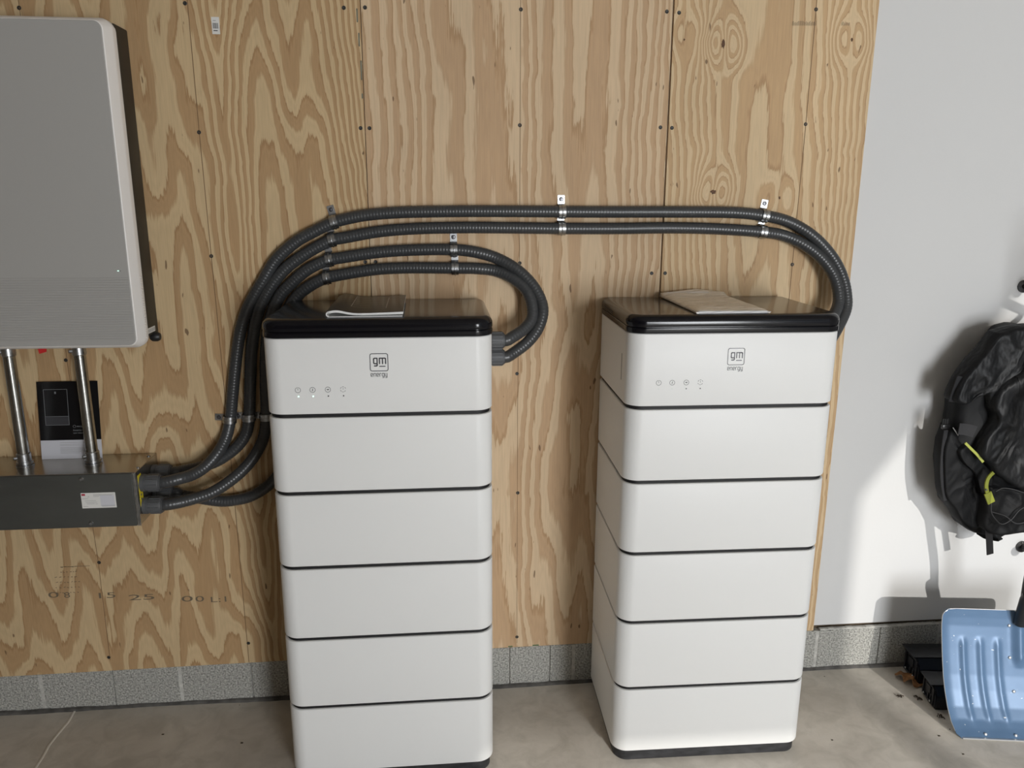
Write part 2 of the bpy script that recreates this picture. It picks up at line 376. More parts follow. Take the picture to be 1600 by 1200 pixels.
# floor details: backer strip along the wall, filled control joint
bm = bmesh.new(); xs = np.linspace(-1.6, 1.9, 90); prev = None
for x in xs:
    yy = -.010 - .003*math.sin(x*9) - .002*rnd.random(); h = .003 + .003*rnd.random()
    cur = [bm.verts.new((x, -.0005, 0)), bm.verts.new((x, -.0005, h+.003)), bm.verts.new((x, yy*.6, h)), bm.verts.new((x, yy, 0))]
    if prev:
        for k in range(3): bm.faces.new((prev[k], cur[k], cur[k+1], prev[k+1]))
    prev = cur
finish(bm, 'expansion_strip', M['expansion'], fl, 0)
bm = bmesh.new()
jp = [Vector((-1.115 + .004*math.sin(i*1.7) + .0035*i*(.25 if i < 4 else 0)*0, -.012-.05*i, .0008)) for i in range(60)]
add_tube(bm, jp, lambda i: (.0012, .0034), 6)
finish(bm, 'control_joint', M['floorjoint'], fl)
bm = bmesh.new()
for i in range(46):
    x = rnd.uniform(-.9, 1.9); y = -rnd.random()**1.5*.9-.02
    if y > -.42 and (-.45 < x < .16 or .41 < x < 1.02): continue
    a = rnd.random()*PI; l = rnd.uniform(.001, .0035)
    add_box(bm, x-l, x+l, y-l*.6, y+l*.6, 0, .001+.0008*rnd.random())
tag(finish(bm, 'floor_grit', M['debris'], None, 0), 'scattered dark grit and crumbs on the concrete floor', 'grit', kind='stuff')

# ------------------------------------------------------------ plywood sheets
def vnoise(x, z, sx, sz, seed):
    """smooth value noise on arrays"""
    g = np.random.RandomState(seed).rand(64, 64)
    u, v = x*sx+1000, z*sz+1000; i, j = np.floor(u).astype(int), np.floor(v).astype(int); fx, fz = u-i, v-j
    fx = fx*fx*(3-2*fx); fz = fz*fz*(3-2*fz)
    G = lambda a, b: g[a % 64, b % 64]
    return (G(i, j)*(1-fx)+G(i+1, j)*fx)*(1-fz) + (G(i, j+1)*(1-fx)+G(i+1, j+1)*fx)*fz - .5
def smooth_interp(x, xp, fp):
    a = np.zeros_like(x)
    for d in (-.012, -.006, 0, .006, .012): a += np.interp(x+d, xp, fp)
    return a/5
def sheet(name, x0, x1, zb0, zb1, zt, fn, m, label):
    nx = int((x1-x0)/.005); nz = int((zt-.13)/.008)
    X = np.linspace(x0, x1, nx+1); T = np.linspace(0, 1, nz+1)
    XX = np.repeat(X[None, :], nz+1, 0); zb = np.interp(X, [x0, x1], [zb0, zb1])
    ZZ = zb[None, :]*(1-T[:, None]) + zt*T[:, None]
    g = fn(XX, ZZ)
    co = np.stack([XX, np.zeros_like(XX), ZZ], -1).reshape(-1, 3)
    n1 = nx+1; idx = (np.arange(nz)[:, None]*n1 + np.arange(nx)[None, :]).reshape(-1)
    faces = np.stack([idx, idx+1, idx+n1+1, idx+n1], 1).tolist()
    N0 = len(co); back = np.array([[x0, .0115, zb0], [x1, .0115, zb1], [x1, .0115, zt], [x0, .0115, zt]])
    bot = list(range(nx+1)); top = list(range(nz*n1, nz*n1+n1)); lf = [k*n1 for k in range(nz+1)]; rg = [k*n1+nx for k in range(nz+1)]
    faces.append([N0, N0+1] + bot[::-1]); faces.append(top + [N0+2, N0+3]); faces.append([N0+3, N0] + lf); faces.append(rg[::-1] + [N0+1, N0+2]); faces.append([N0+3, N0+2, N0+1, N0])
    me = bpy.data.meshes.new(name); me.from_pydata(np.vstack([co, back]).tolist(), [], faces); me.update()
    a = me.attributes.new('grain', 'FLOAT', 'POINT'); vals = np.concatenate([g.reshape(-1), np.zeros(4)]).astype(np.float32); a.data.foreach_set('value', vals)
    o = link(name, me, m); return tag(o, label, 'plywood', 'plywood sheets screwed to the wall')
def g_left(x, z):
    x = x + .006*vnoise(x, z, 9, 12, 8) + .003*vnoise(x, z, 20, 40, 9)
    V = smooth_interp(x + .05*vnoise(x, z, 1.5, 1.6, 2), [-1.42, -1.33, -1.27, -1.2, -1.12, -1.05, -.98, -.9, -.83, -.77, -.71, -.665, -.62, -.575, -.53, -.47, -.43, -.395, -.355, -.32, -.285, -.235, -.185],
                          [4, 1.2, 3.4, .6, 2.6, .8, 3.2, 1.2, 3.2, .9, 2.4, 1.0, 2.7, 3.8, 8.0, 2.5, 1.0, 2.6, 4.4, 2.6, 4.0, 8.5, 15])
    z2 = np.where(z > .9, z, .9 + (z-.9)*1.15)
    return .60*(6.2*z2 + V + 3.2*vnoise(x, z, 2.6, 2.0, 3)) + 1.1*vnoise(x, z, 9, 5, 4) + .5*vnoise(x, z, 26, 9, 6) + .22*vnoise(x, z, 50, 14, 5)
def g_mid(x, z):
    x = x + .010*vnoise(x, z, 7, 9, 14) + .006*vnoise(x, z, 14, 24, 15) + .0025*vnoise(x, z, 22, 60, 16)
    V = smooth_interp(x, [-.19, -.10, -.02, .06, .1, .17, .23, .27, .33, .38, .43, .48, .55, .6, .63], [0, 3.5, 7, 8.7, 9.3, 9.8, 10.6, 13, 14.2, 15.5, 14.4, 16, 20, 23, 25])
    low = np.clip((1.15-z)/.5, 0, 1)
    return .72*V + (.5+2.2*low)*z + 2.0*vnoise(x, z, 5, 1.1, 11) + .8*vnoise(x, z, 16, 3, 12) + .35*vnoise(x, z, 45, 8, 13)
KN = [(1130, 68, 3.3), (1115, 300, 3.0), (1331, 62, 2.4), (1218, 310, 1.3), (1068, 55, 1.4)]
KW = [(at(a, b, 0), k) for a, b, k in KN]
def g_right(x, z):
    x = x + .012*vnoise(x, z, 6, 8, 24) + .006*vnoise(x, z, 14, 22, 25) + .0025*vnoise(x, z, 22, 60, 26)
    V = smooth_interp(x, [.62, .68, .76, .82, .88, .94, 1.0, 1.05, 1.1, 1.15, 1.2], [0, 3.6, 8, 9.5, 10.2, 10.0, 11.5, 13, 16, 19.5, 23])
    g = .8*V + .9*z + 2.0*vnoise(x, z, 4.5, 1.4, 21) + .8*vnoise(x, z, 15, 3.5, 22) + .3*vnoise(x, z, 40, 8, 23)
    for p, k in KW:
        for sx in (-1, 1):
            dx = (x-p.x-sx*.026)/.030; dz = (z-p.z)/.060
            g = g + k*sx*-1*np.exp(-(dx*dx+dz*dz)) + sx*0
    return g
xs0, xs1, xs2, xe = -1.405, -.1854, .6276, 1.1921
sh0 = sheet('plywood_sheet', -2.62, xs0-.0012, .118, .120, 2.6, g_left, M['ply1'], 'plywood sheet left of the wall cabinet, its edge behind the steel trough')
sh1 = sheet('plywood_sheet', xs0, xs1-.0010, .121, .131, 2.6, g_left, M['ply1'], 'widest plywood sheet with zigzag grain, behind the cabinet and steel trough')
sh2 = sheet('plywood_sheet', xs1+.0010, xs2-.0024, .134, .1375, 2.6, g_mid, M['ply2'], 'plywood sheet with straight streaky grain between the two white towers')
sh3 = sheet('plywood_sheet', xs2+.0024, xe, .1385, .142, 2.6, g_right, M['ply3'], 'knotty plywood sheet behind the right white tower, next to the white wall')
COL.objects.unlink(sh0); bpy.data.objects.remove(sh0)
# bring x < -1.405 closed with the white wall; nothing of it is in view
def sheet_of(x): return sh1 if x < xs1 else sh2 if x < xs2 else sh3
screws = [(-1.01,1.955),(-.616,1.975),(-.609,1.669),(-.605,1.353),(-.227,1.974),(-.174,1.976),(-.197,1.684),(-.174,1.684),(-.199,1.336),(-.171,1.336),(.224,1.981),(.223,1.696),(.61,1.985),(.643,1.983),(.607,1.695),(.639,1.694),(.601,1.301),(.640,1.301),(1.017,2.0),(1.016,1.708),(1.013,1.324),(-1.011,1.075),(-.994,.477),(-1.002,.169),(-.594,.194),(.225,1.331),(.219,1.016),(.223,.651),(.223,.171),(-.385,.21)]
for x, z in screws:
    bm = bmesh.new(); add_lathe(bm, [(.0052, -.0002), (.0052, .0003), (.004, .0008), (.0018, .0003)], (x, 0, z), (0, -1, 0), 12)
    finish(bm, 'screw', M['screw'], sheet_of(x))
def strip(name, m, par, pts, wd):
    bm = bmesh.new(); add_stroke(bm, pts, wd, -.0004, .0004, 5); return finish(bm, name, m, par, 0)
strip('stud_line', M['pencil'], sh1, [(-.612, 2.6), (-.6085, 1.67), (-.605, 1.35), (-.60, .9), (-.597, .13)], .0017)
strip('stud_line', M['pencil'], sh1, [(-1.01, 2.6), (-1.008, 1.07), (-.996, .48), (-.999, .16)], .0014)
strip('stud_line', M['pencil'], sh2, [(.2225, 2.6), (.224, 1.33), (.221, .9), (.223, .15)], .0012)
strip('stud_line', M['pencil'], sh3, [(1.018, 2.6), (1.0165, 1.7), (1.013, 1.32), (1.010, .9)], .0019)
for (a, b, sx, sz) in ((1130, 69, .0055, .011), (1115, 300, .009, .007), (1331, 62, .0035, .005), (1218, 309, .003, .005), (1069, 62, .0025, .003)):
    p = at(a, b, 0); bm = bmesh.new(); r_ = random.Random(a)
    n = 14; ring = [bm.verts.new((p.x+sx*math.cos(2*PI*k/n)*r_.uniform(.6, 1.2), -.0006, p.z+sz*math.sin(2*PI*k/n)*r_.uniform(.6, 1.2))) for k in range(n)]
    ring2 = [bm.verts.new((v.co.x, .0006, v.co.z)) for v in ring]; bm.faces.new(ring); bm.faces.new(ring2[::-1])
    for k in range(n): bm.faces.new((ring[k], ring2[k], ring2[(k+1) % n], ring[(k+1) % n]))
    finish(bm, 'knot', M['knot'], sh3, 0)
# faded mill stamp, low on the left sheet
INK = M['ink']
for s, a, b, wdt in (('0', 75, 934, 2.6), ('8', 100, 934, 1.5), ('15', 148, 935, 2.5), ('25', 200, 938, 3.2), ('0', 283, 940, 2.9), ('0', 305, 940, 2.2), ('L:1', 328, 941, 1.9)):
    p = at(a, b, 0); text_obj('ink_stamp', s, .025, INK, sh1, (p.x, -.0002, p.z), ext=.0001, sx=wdt)
bm = bmesh.new(); r_ = random.Random(2)
for row in range(6):
    p = at(95, 886+row*8, 0); x = p.x - .02 + r_.random()*.02
    while x < p.x+.05: 
        l = r_.uniform(.002, .006); add_stroke(bm, [(x, p.z), (x+l, p.z+r_.uniform(-.002, .002))], .0016, -.0003, .0003, 4); x += l+r_.uniform(.003, .008)
p, q = at(95, 886, 0), at(140, 884, 0); add_stroke(bm, [(p.x, p.z), (q.x, q.z)], .0012, -.0003, .0003, 4)
finish(bm, 'ink_stamp', INK, sh1, 0)
for k0, n_ in ((1238, 25), (1315, 9)):
    bm = bmesh.new()
    for k in range(n_):
        p = at(k0+k*1.55, 36, 0); add_stroke(bm, [(p.x, p.z-.006), (p.x, p.z+.006*r_.random())], .0010, -.0003, .0003, 4)
    finish(bm, 'ink_stamp', INK, sh3, 0)
for a, b, l in ((833, 1008.5, .018), (795, 1010.5, .012)):
    p = at(a, b, 0); bm = bmesh.new(); add_box(bm, p.x-.002, p.x+l, -.0006, .0006, .1372, .1405, .0004, 1); finish(bm, 'green_paint_mark', M['green'], sh2, 0)
# blue-green spray along the left seam
teal = mat('faded_teal_paint', (.16, .17, .13), .8)
for (a, b, l) in ((558, 24, .03), (561, 62, .03), (566, 110, .045), (567, 150, .01)):
    p = at(a, b, 0); bm = bmesh.new(); add_stroke(bm, [(min(p.x, xs1-.004), p.z-l/2), (min(p.x, xs1-.004), p.z+l/2)], .0035, -.0003, .0003, 5)
    finish(bm, 'green_paint_mark', teal, sh1, 0)
# bar code sticker
p = at(337, 40, 0)
st = box('barcode_sticker', M['label'], sh1, p.x-.0095, p.x+.0095, -.0006, 0, p.z-.020, p.z+.020); st.rotation_euler = (0, 0, 0)
bm = bmesh.new(); x = p.x-.007
while x < p.x+.005:
    l = r_.choice((.0004, .0008, .0012)); add_box(bm, x, x+l, -.0009, -.0006, p.z-.007, p.z+.006); x += l+.0006
add_box(bm, p.x-.006, p.x+.001, -.0009, -.0006, p.z+.011, p.z+.012); add_box(bm, p.x-.006, p.x+.004, -.0009, -.0006, p.z-.013, p.z-.0105)
finish(bm, 'barcode', M['print'], st, 0)

# ------------------------------------------------------------ battery towers
TW, TD = .5314, .3639
Z = [1.192, 1.0072, .8136, .6187, .4228, .2264, .0327]
def make_tower(x, y, rz, label, leds):
    t = empty('battery_tower', (x, y, 0), rz, label=label, cat='battery cabinet', group='white battery towers')
    RF, RB, G = .042, .022, .0046
    for i in range(6):
        bm = bmesh.new(); add_prism(bm, TW, TD, RF, RB, bevprof(Z[i+1]+(G if i < 5 else 0), Z[i]-(G if i else 0), .0035 if i < 5 else .0035), 10)
        mod = finish(bm, 'top_module' if i == 0 else 'battery_module', M['white'], t, 30)
        if i == 0: top = mod
    bm = bmesh.new(); add_prism(bm, TW-.012, TD-.012, RF-.006, RB-.006, [(0, .04), (0, 1.19)], 10, (.006, .006)); finish(bm, 'seam_core', M['gap'], t, 30)
    bm = bmesh.new(); add_prism(bm, TW-.016, TD-.016, RF-.006, RB-.006, [(.002, 0), (0, .003), (0, .0325)], 8, (.008, .006)); finish(bm, 'base', M['base'], t, 30)
    arcp = [(.019*(1-math.cos(.5*PI*k/8)), 1.2185 + .0175*math.sin(.5*PI*k/8)) for k in range(9)]
    bm = bmesh.new(); add_prism(bm, TW+.004, TD+.002, RF+.002, RB+.002, [(.003, 1.1925), (.0005, 1.1935), (0, 1.195), (0, 1.205), (.0015, 1.2065), (.003, 1.207), (.003, 1.208), (.001, 1.2085), (0, 1.2115), (0, 1.2185)] + arcp[1:], 12, (-.002, -.002))
    cap = finish(bm, 'cap', M['capblk'], t, 40)
    # vent slots on the left flank of the cap and a slot on the top module
    for z in (1.213, 1.2185):
        box('vent_slot', M['gap'], cap, -.0024, .004, .19, .30, z-.0012, z+.0012)
    box('side_slot', M['slot'], top, -.0004, .004, .069, .074, 1.064, 1.131)
    # emblem: rounded square, letters, word
    u, z0 = .2657, 1.134; h = .0205; bm = bmesh.new(); r = .0045; yf = -.0005
    sq = []
    for cx, cz, a0 in ((h-r, h-r, 0), (-h+r, h-r, 90), (-h+r, -h+r, 180), (h-r, -h+r, 270)): sq += arc(u+cx, z0+cz, r, a0, a0+90)
    add_stroke(bm, sq + [sq[0]], .0017, yf)
    add_word(bm, 'gm', u-.0122, z0-.0030, .0128, .0029, yf, .42)
    add_stroke(bm, [(u+.0012, z0-.0095), (u+.0138, z0-.0095)], .0022, yf)
    add_word(bm, 'energy', u-.0195, z0-.0335, .0074, .0013, yf, .33, .98)
    finish(bm, 'emblem', M['logo'], top, 0)
    for k, uu in enumerate((.077, .1105, .1455, .1805)):
        bm = bmesh.new(); zi = 1.071
        if k == 3:
            for a0 in (20, 75, 130, 200, 250, 300): add_stroke(bm, arc(uu, zi, .0062, a0, a0+28, 3), .0009, yf)
        else: add_stroke(bm, arc(uu, zi, .0062, 100 if k == 0 else 0, 440 if k == 0 else 360, 20), .0009, yf)
        if k == 0: add_stroke(bm, [(uu, zi+.0045), (uu, zi)], .0009, yf)
        if k == 1: add_stroke(bm, [(uu+.001, zi+.003), (uu-.0008, zi), (uu+.0008, zi), (uu-.001, zi-.003)], .0010, yf)
        if k == 2: add_stroke(bm, [(uu-.0022, zi+.0008), (uu, zi-.001), (uu+.0022, zi+.0008), (uu, zi+.0008)], .0014, yf)
        if k == 3: add_stroke(bm, [(uu, zi+.0025), (uu, zi)], .0009, yf)
        finish(bm, 'status_icon', M['icon'], top, 0)
        bm = bmesh.new(); add_lathe(bm, [(.0016, 0), (.0016, .0005)], (uu+.0005, -.0001, 1.0555), (0, -1, 0), 10)
        finish(bm, 'status_light', (M['led'] if leds else M['leddim']) if k < 2 else M['ledoff'], top, 0)
    return t
T1 = make_tower(-.4078, -.3756, .0011, 'white battery tower in front of the plywood, black folded manual on its cap', True)
T2 = make_tower(.451, -.3687, -.016, 'white battery tower near the white wall, bagged manual on its cap', False)

# ------------------------------------------------------------ manuals on the towers
def wave(t): return .0085*math.exp(-((t-.13)/.16)**2) + .0035*t*t
def booklet():
    t = empty('folded_manual', (-.262, -.352, 1.2362), .02, label='black covered folded manual lying on the cap of the left tower', cat='manual')
    W_, D_ = .178, .318; n = 26
    def solid(name, m, zf0, zf1, x0, x1, y0, y1, par=t):
        bm = bmesh.new(); rows = []
        for y in (y0, y1):
            rows.append(([bm.verts.new((x0+(x1-x0)*k/n, y, zf0((x0+(x1-x0)*k/n)/W_))) for k in range(n+1)], [bm.verts.new((x0+(x1-x0)*k/n, y, zf1((x0+(x1-x0)*k/n)/W_))) for k in range(n+1)]))
        (a0, a1), (b0, b1) = rows
        for k in range(n):
            bm.faces.new((a0[k], a0[k+1], a1[k+1], a1[k])); bm.faces.new((b0[k+1], b0[k], b1[k], b1[k+1]))
            bm.faces.new((a1[k], a1[k+1], b1[k+1], b1[k])); bm.faces.new((a0[k+1], a0[k], b0[k], b0[k+1]))
        bm.faces.new((a0[0], a1[0], b1[0], b0[0])); bm.faces.new((a0[n], b0[n], b1[n], a1[n]))
        return finish(bm, name, m, par, 30)
    solid('pages', M['paper'], lambda u: .0005, lambda u: .0025+.0005*u, .004, W_-.002, 0, D_)
    solid('pages', M['paper'], lambda u: .0045+wave(u)*.85-.001*u, lambda u: .0085+wave(u), .004, W_, 0, D_)
    bm = bmesh.new()
    pr = [Vector((.005, 0, .0014))] ; R_ = .0062
    prof = [(.006-.0055*math.sin(a)*1.0, .0075-.0060*math.cos(a)) for a in np.linspace(0, PI, 10)]
    vs = [[bm.verts.new((x, y, z)) for x, z in prof] for y in (0, D_)]
    vi = [[bm.verts.new((x+.0022, y, .0075+(z-.0075)*.55)) for x, z in prof] for y in (0, D_)]
    for k in range(9):
        bm.faces.new((vs[0][k], vs[0][k+1], vs[1][k+1], vs[1][k])); bm.faces.new((vi[0][k+1], vi[0][k], vi[1][k], vi[1][k+1]))
        for q in (0, 1): bm.faces.new((vs[q][k], vi[q][k], vi[q][k+1], vs[q][k+1]))
    finish(bm, 'fold', M['paper'], t, 60)
    cv = solid('cover', M['cover'], lambda u: .0085+wave(u), lambda u: .0091+wave(u), .001, W_, .0005, D_)
    bm = bmesh.new(); zz = lambda x: .0093+wave(x/W_)
    def seg(a, b, wd=.0012):
        for k in range(8):
            p0 = (a[0]+(b[0]-a[0])*k/8, a[1]+(b[1]-a[1])*k/8); p1 = (a[0]+(b[0]-a[0])*(k+1)/8, a[1]+(b[1]-a[1])*(k+1)/8)
            d = Vector((p1[0]-p0[0], p1[1]-p0[1])).normalized(); q = (-d.y*wd, d.x*wd)
            v = [bm.verts.new((p[0]+s*q[0], p[1]+s*q[1], zz(p[0]))) for p, s in ((p0, 1), (p1, 1), (p1, -1), (p0, -1))]; bm.faces.new(v)
    seg((.050, .10), (.050, .29)); seg((.135, .07), (.135, .27)); seg((.050, .29), (.135, .27))
    for k in range(6): seg((.050, .10+.034*k), (.135, .07+.034*k), .0011)
    finish(bm, 'cover_drawing', M['coverln'], cv, 0)
    return t
booklet()
def bagged():
    t = empty('bagged_manual', (.615, -.352, 1.2362), -.01, label='manual in a clear wrinkled plastic bag on the right tower', cat='manual')
    bm = bmesh.new(); r_ = np.random.RandomState(3); nx, ny = 28, 40
    W_, D_ = .178, .325
    def base(u, v, e=0):   # u across, v into depth
        return Vector((.003+u*(W_+.006)+.006*v*0, v*D_, 0))
    def zt(u, v):
        edge = min(1, min(u, 1-u, v, 1-v)*9); wob = float(vnoise(np.array(u), np.array(v), 6, 14, 8))*.0045
        lift = .018*max(0, (v-.86)/.14)**1.5*(1-abs(u-.55))   # loose flap of the bag rises at the back
        return .0045 + .006*edge**.5 + wob*edge + lift
    top = [[bm.verts.new(base(i/nx, j/ny) + Vector((0, 0, zt(i/nx, j/ny)))) for j in range(ny+1)] for i in range(nx+1)]
    for i in range(nx):
        for j in range(ny): bm.faces.new((top[i][j], top[i+1][j], top[i+1][j+1], top[i][j+1]))
    bm.faces.new([bm.verts.new(base(a, b)+Vector((0, 0, .0012))) for a, b in ((0, 0), (0, 1), (1, 1), (1, 0))])
    def wall(ps):
        for a, b in zip(ps, ps[1:]):
            c = bm.verts.new((a.co.x, a.co.y, .0012)); d = bm.verts.new((b.co.x, b.co.y, .0012)); bm.faces.new((a, b, d, c))
    wall([top[i][0] for i in range(nx+1)]); wall([top[i][ny] for i in range(nx+1)]); wall(top[0]); wall(top[nx])
    bag = finish(bm, 'plastic_bag', M['plastic'], t, 80)
    box('pages', M['paper'], t, .008, W_+.001, .0-.001, .012, .0013, .0068, .0008, 1)
    box('cover', M['cover'], t, .006, W_+.001, -.002, .30, .0003, .0012)
    bm = bmesh.new()   # bright fold edge of the bag along its rim
    pts = [base(i/nx, 0)+Vector((0, -.003, .0042+.0012*math.sin(i*.9))) for i in range(nx+1)]; add_tube(bm, pts, .0009, 6)
    pts = [base(0, j/ny)+Vector((-.001, 0, .005)) for j in range(ny+1)]; add_tube(bm, pts, .0007, 6)
    pts = [base(i/nx, .93)+Vector((0, 0, zt(i/nx, .93)+.002)) for i in range(2, 21)]; add_tube(bm, pts, .0006, 6)
    finish(bm, 'bag_rim', M['leafwht'], bag, 40)
bagged()

# ------------------------------------------------------------ wall cabinet (inverter)
def inverter():
    t = empty('inverter_cabinet', (-1.06, 0, 1.13), label='large light grey wall cabinet mounted on the plywood above the steel trough', cat='inverter')
    def P(o): o.location = (1.06, 0, -1.13); return o
    X0, X1 = -1.36, -.758
    P(box('chassis', M['chassis'], t, X0+.006, X1-.001, -.086, -.004, 1.150, 1.909, .004, 2))
    # cover: front plate narrower than its rear rim, lower third of it ribbed
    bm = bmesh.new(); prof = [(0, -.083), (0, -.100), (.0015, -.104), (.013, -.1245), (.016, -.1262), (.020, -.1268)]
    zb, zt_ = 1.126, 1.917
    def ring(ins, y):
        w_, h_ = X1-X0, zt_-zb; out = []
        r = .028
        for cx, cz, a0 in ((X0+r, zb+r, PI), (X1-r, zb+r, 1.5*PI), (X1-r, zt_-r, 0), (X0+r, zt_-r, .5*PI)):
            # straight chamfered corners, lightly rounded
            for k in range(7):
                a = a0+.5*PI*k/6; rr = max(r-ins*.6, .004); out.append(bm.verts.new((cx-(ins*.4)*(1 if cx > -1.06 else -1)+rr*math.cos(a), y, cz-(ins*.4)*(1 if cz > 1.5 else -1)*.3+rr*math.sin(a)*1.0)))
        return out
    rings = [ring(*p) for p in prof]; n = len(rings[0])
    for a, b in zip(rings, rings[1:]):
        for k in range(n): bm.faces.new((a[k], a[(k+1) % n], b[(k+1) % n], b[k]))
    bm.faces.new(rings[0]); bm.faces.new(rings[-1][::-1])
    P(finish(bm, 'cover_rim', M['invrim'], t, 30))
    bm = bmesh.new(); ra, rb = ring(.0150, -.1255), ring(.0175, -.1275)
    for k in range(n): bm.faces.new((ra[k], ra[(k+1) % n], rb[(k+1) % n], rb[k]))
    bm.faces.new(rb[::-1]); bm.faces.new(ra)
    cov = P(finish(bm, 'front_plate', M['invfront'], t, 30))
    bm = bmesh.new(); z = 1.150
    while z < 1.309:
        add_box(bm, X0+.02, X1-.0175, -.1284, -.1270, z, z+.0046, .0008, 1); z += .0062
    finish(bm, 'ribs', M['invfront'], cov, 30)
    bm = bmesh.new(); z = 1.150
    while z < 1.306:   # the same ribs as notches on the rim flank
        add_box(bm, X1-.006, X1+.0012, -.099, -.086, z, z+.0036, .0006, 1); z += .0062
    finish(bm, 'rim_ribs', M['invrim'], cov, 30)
    box('status_light', M['led'], cov, -.800, -.7955, -.1290, -.1270, 1.3255, 1.3268); box('status_window', M['ledoff'], cov, -.7955, -.7925, -.1288, -.1270, 1.3255, 1.3268)
    bm = bmesh.new(); add_lathe(bm, [(.0, 0), (.009, .002), (.013, .008), (.013, .02), (.009, .027), (0, .029)], (-.772, -.036, 1.143), (1, 0, 0), 18)
    P(finish(bm, 'cable_gland', M['blk'], t))
    lb = P(box('side_sticker', M['label'], t, -.7592, -.7584, -.084, -.030, 1.158, 1.172)); bm = bmesh.new()
    for k in range(7): add_box(bm, -.7584, -.7581, -.080+k*.007, -.076+k*.007, 1.161, 1.169)
    finish(bm, 'sticker_print', M['greyprint'], lb, 0)
    bm = bmesh.new(); v = [(-1.056, -.05, 1.128), (-1.031, -.05, 1.128), (-1.034, -.05, 1.108), (-1.052, -.05, 1.103)]
    a = [bm.verts.new(p) for p in v]; b = [bm.verts.new((p[0], p[1]+.002, p[2])) for p in v]; bm.faces.new(a); bm.faces.new(b[::-1])
    for k in range(4): bm.faces.new((a[k], b[k], b[(k+1) % 4], a[(k+1) % 4]))
    P(finish(bm, 'red_tag', M['redtag'], t, 0))
inverter()

# ------------------------------------------------------------ steel trough with labels
def trough():
    t = empty('wireway_trough', (-1.2, 0, .655), label='long square grey steel trough fixed low on the plywood at left', cat='wiring trough')
    def P(o): o.location = (1.2, 0, -.655); return o
    X0, X1, Y0, z0, z1 = -1.72, -.8, -.163, .6565, .8055
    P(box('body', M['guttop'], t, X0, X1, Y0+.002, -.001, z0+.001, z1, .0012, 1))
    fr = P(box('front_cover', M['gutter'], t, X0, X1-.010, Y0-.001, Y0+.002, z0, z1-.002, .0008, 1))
    P(box('end_flange', M['strap'], t, X1-.0075, X1-.004, Y0-.0022, Y0+.003, z0, z1-.001, .0006, 1))
    P(box('end_flange', M['strap'], t, X1-.002, X1+.0008, Y0-.0014, Y0+.002, z0, z1-.001, .0005, 1))
    for x, z in ((-.935, .792), (-.925, .668), (-1.30, .792), (-1.30, .668)):
        bm = bmesh.new(); add_lathe(bm, [(.0058, 0), (.0058, .0015), (.0045, .0035), (.0018, .0038), (.0016, .0025)], (x, Y0-.001, z), (0, -1, 0), 14); P(finish(bm, 'cover_screw', M['strap'], t))
    for x, y in ((-.806, -.125), (-.812, -.03)):
        bm = bmesh.new(); add_lathe(bm, [(.0045, 0), (.0045, .0015), (.003, .003)], (x, y, z1), (0, 0, 1), 12); P(finish(bm, 'cover_screw', M['strap'], t))
    a, b = at(126, 770, Y0), at(183, 793, Y0)
    lb = P(box('rating_label', M['label'], t, a.x, b.x, Y0-.0016, Y0-.001, b.z+.001, a.z-.0005, .0002, 1)); yl = Y0-.0019
    lw = b.x-a.x; zt_ = a.z; zb = b.z; bm = bmesh.new(); add_box(bm, a.x+.002, a.x+.011, yl, yl+.0003, zt_-.008, zt_-.003); finish(bm, 'red_print', M['red'], lb, 0)
    bm = bmesh.new()
    for u0, u1, v in ((.36, .95, .06), (.36, .9, .12), (.36, .52, .20), (.03, .2, .33), (.10, .42, .50), (.12, .45, .62), (.15, .38, .72), (.04, .18, .90), (.56, .98, .86), (.58, .95, .93), (.40, .46, .74)):
        add_box(bm, a.x+lw*u0, a.x+lw*u1, yl, yl+.0003, zt_-.003-(zt_-zb-.006)*v-.0008, zt_-.003-(zt_-zb-.006)*v)
    for k in range(3): add_stroke(bm, [(a.x+lw*.22-.002, zt_-.0125), (a.x+lw*.22, zt_-.010), (a.x+lw*.22+.002, zt_-.0125)], .0005, yl)
    finish(bm, 'label_print', M['greyprint'], lb, 0)
    box('label_panel', M['leafwht'], lb, a.x+lw*.55, a.x+lw*.96, yl+.0001, yl+.0005, zb+.006, zt_-.008)
    yb = P(box('warning_label', M['yellow'], t, X1, X1+.0006, -.150, -.128, .705, .792)); r_ = random.Random(5)
    for ks in ((0, 1, 2), (5, 6)):
        bm = bmesh.new()
        for k in ks: add_box(bm, X1+.0006, X1+.0009, -.146+.003*r_.random(), -.133-.004*r_.random(), .710+k*.0115, .715+k*.0115)
        finish(bm, 'label_print', M['print'], yb, 0)
trough()

# rigid conduits between cabinet and trough
def emt(x, label):
    t = empty('metal_conduit', (x, -.08, .8055), label=label, cat='conduit', group='steel conduits between cabinet and trough')
    bm = bmesh.new(); add_tube(bm, [(0, 0, .0), (0, 0, .33)], .0150, 24); finish(bm, 'tube', M['galv'], t)
    for z, s in ((0, 1), (.335, -1)):
        bm = bmesh.new(); prof = [(.022, 0), (.022, .004), (.0165, .0042), (.0165, .006), (.0205, .0065), (.0205, .013), (.0175, .0135), (.0175, .034), (.0160, .036)]
        add_lathe(bm, prof, (0, 0, z), (0, 0, s), 22)
        add_lathe(bm, [(.0045, .012), (.0045, .024), (.003, .025)], (0, 0, z+s*.024), (-.75, -.65, 0), 10)
        finish(bm, 'connector', M['strap'], t, 35)
emt(-1.113, 'vertical steel conduit left of the black and white leaflet'); emt(-.938, 'vertical steel conduit crossing in front of the leaflet, right of the two')

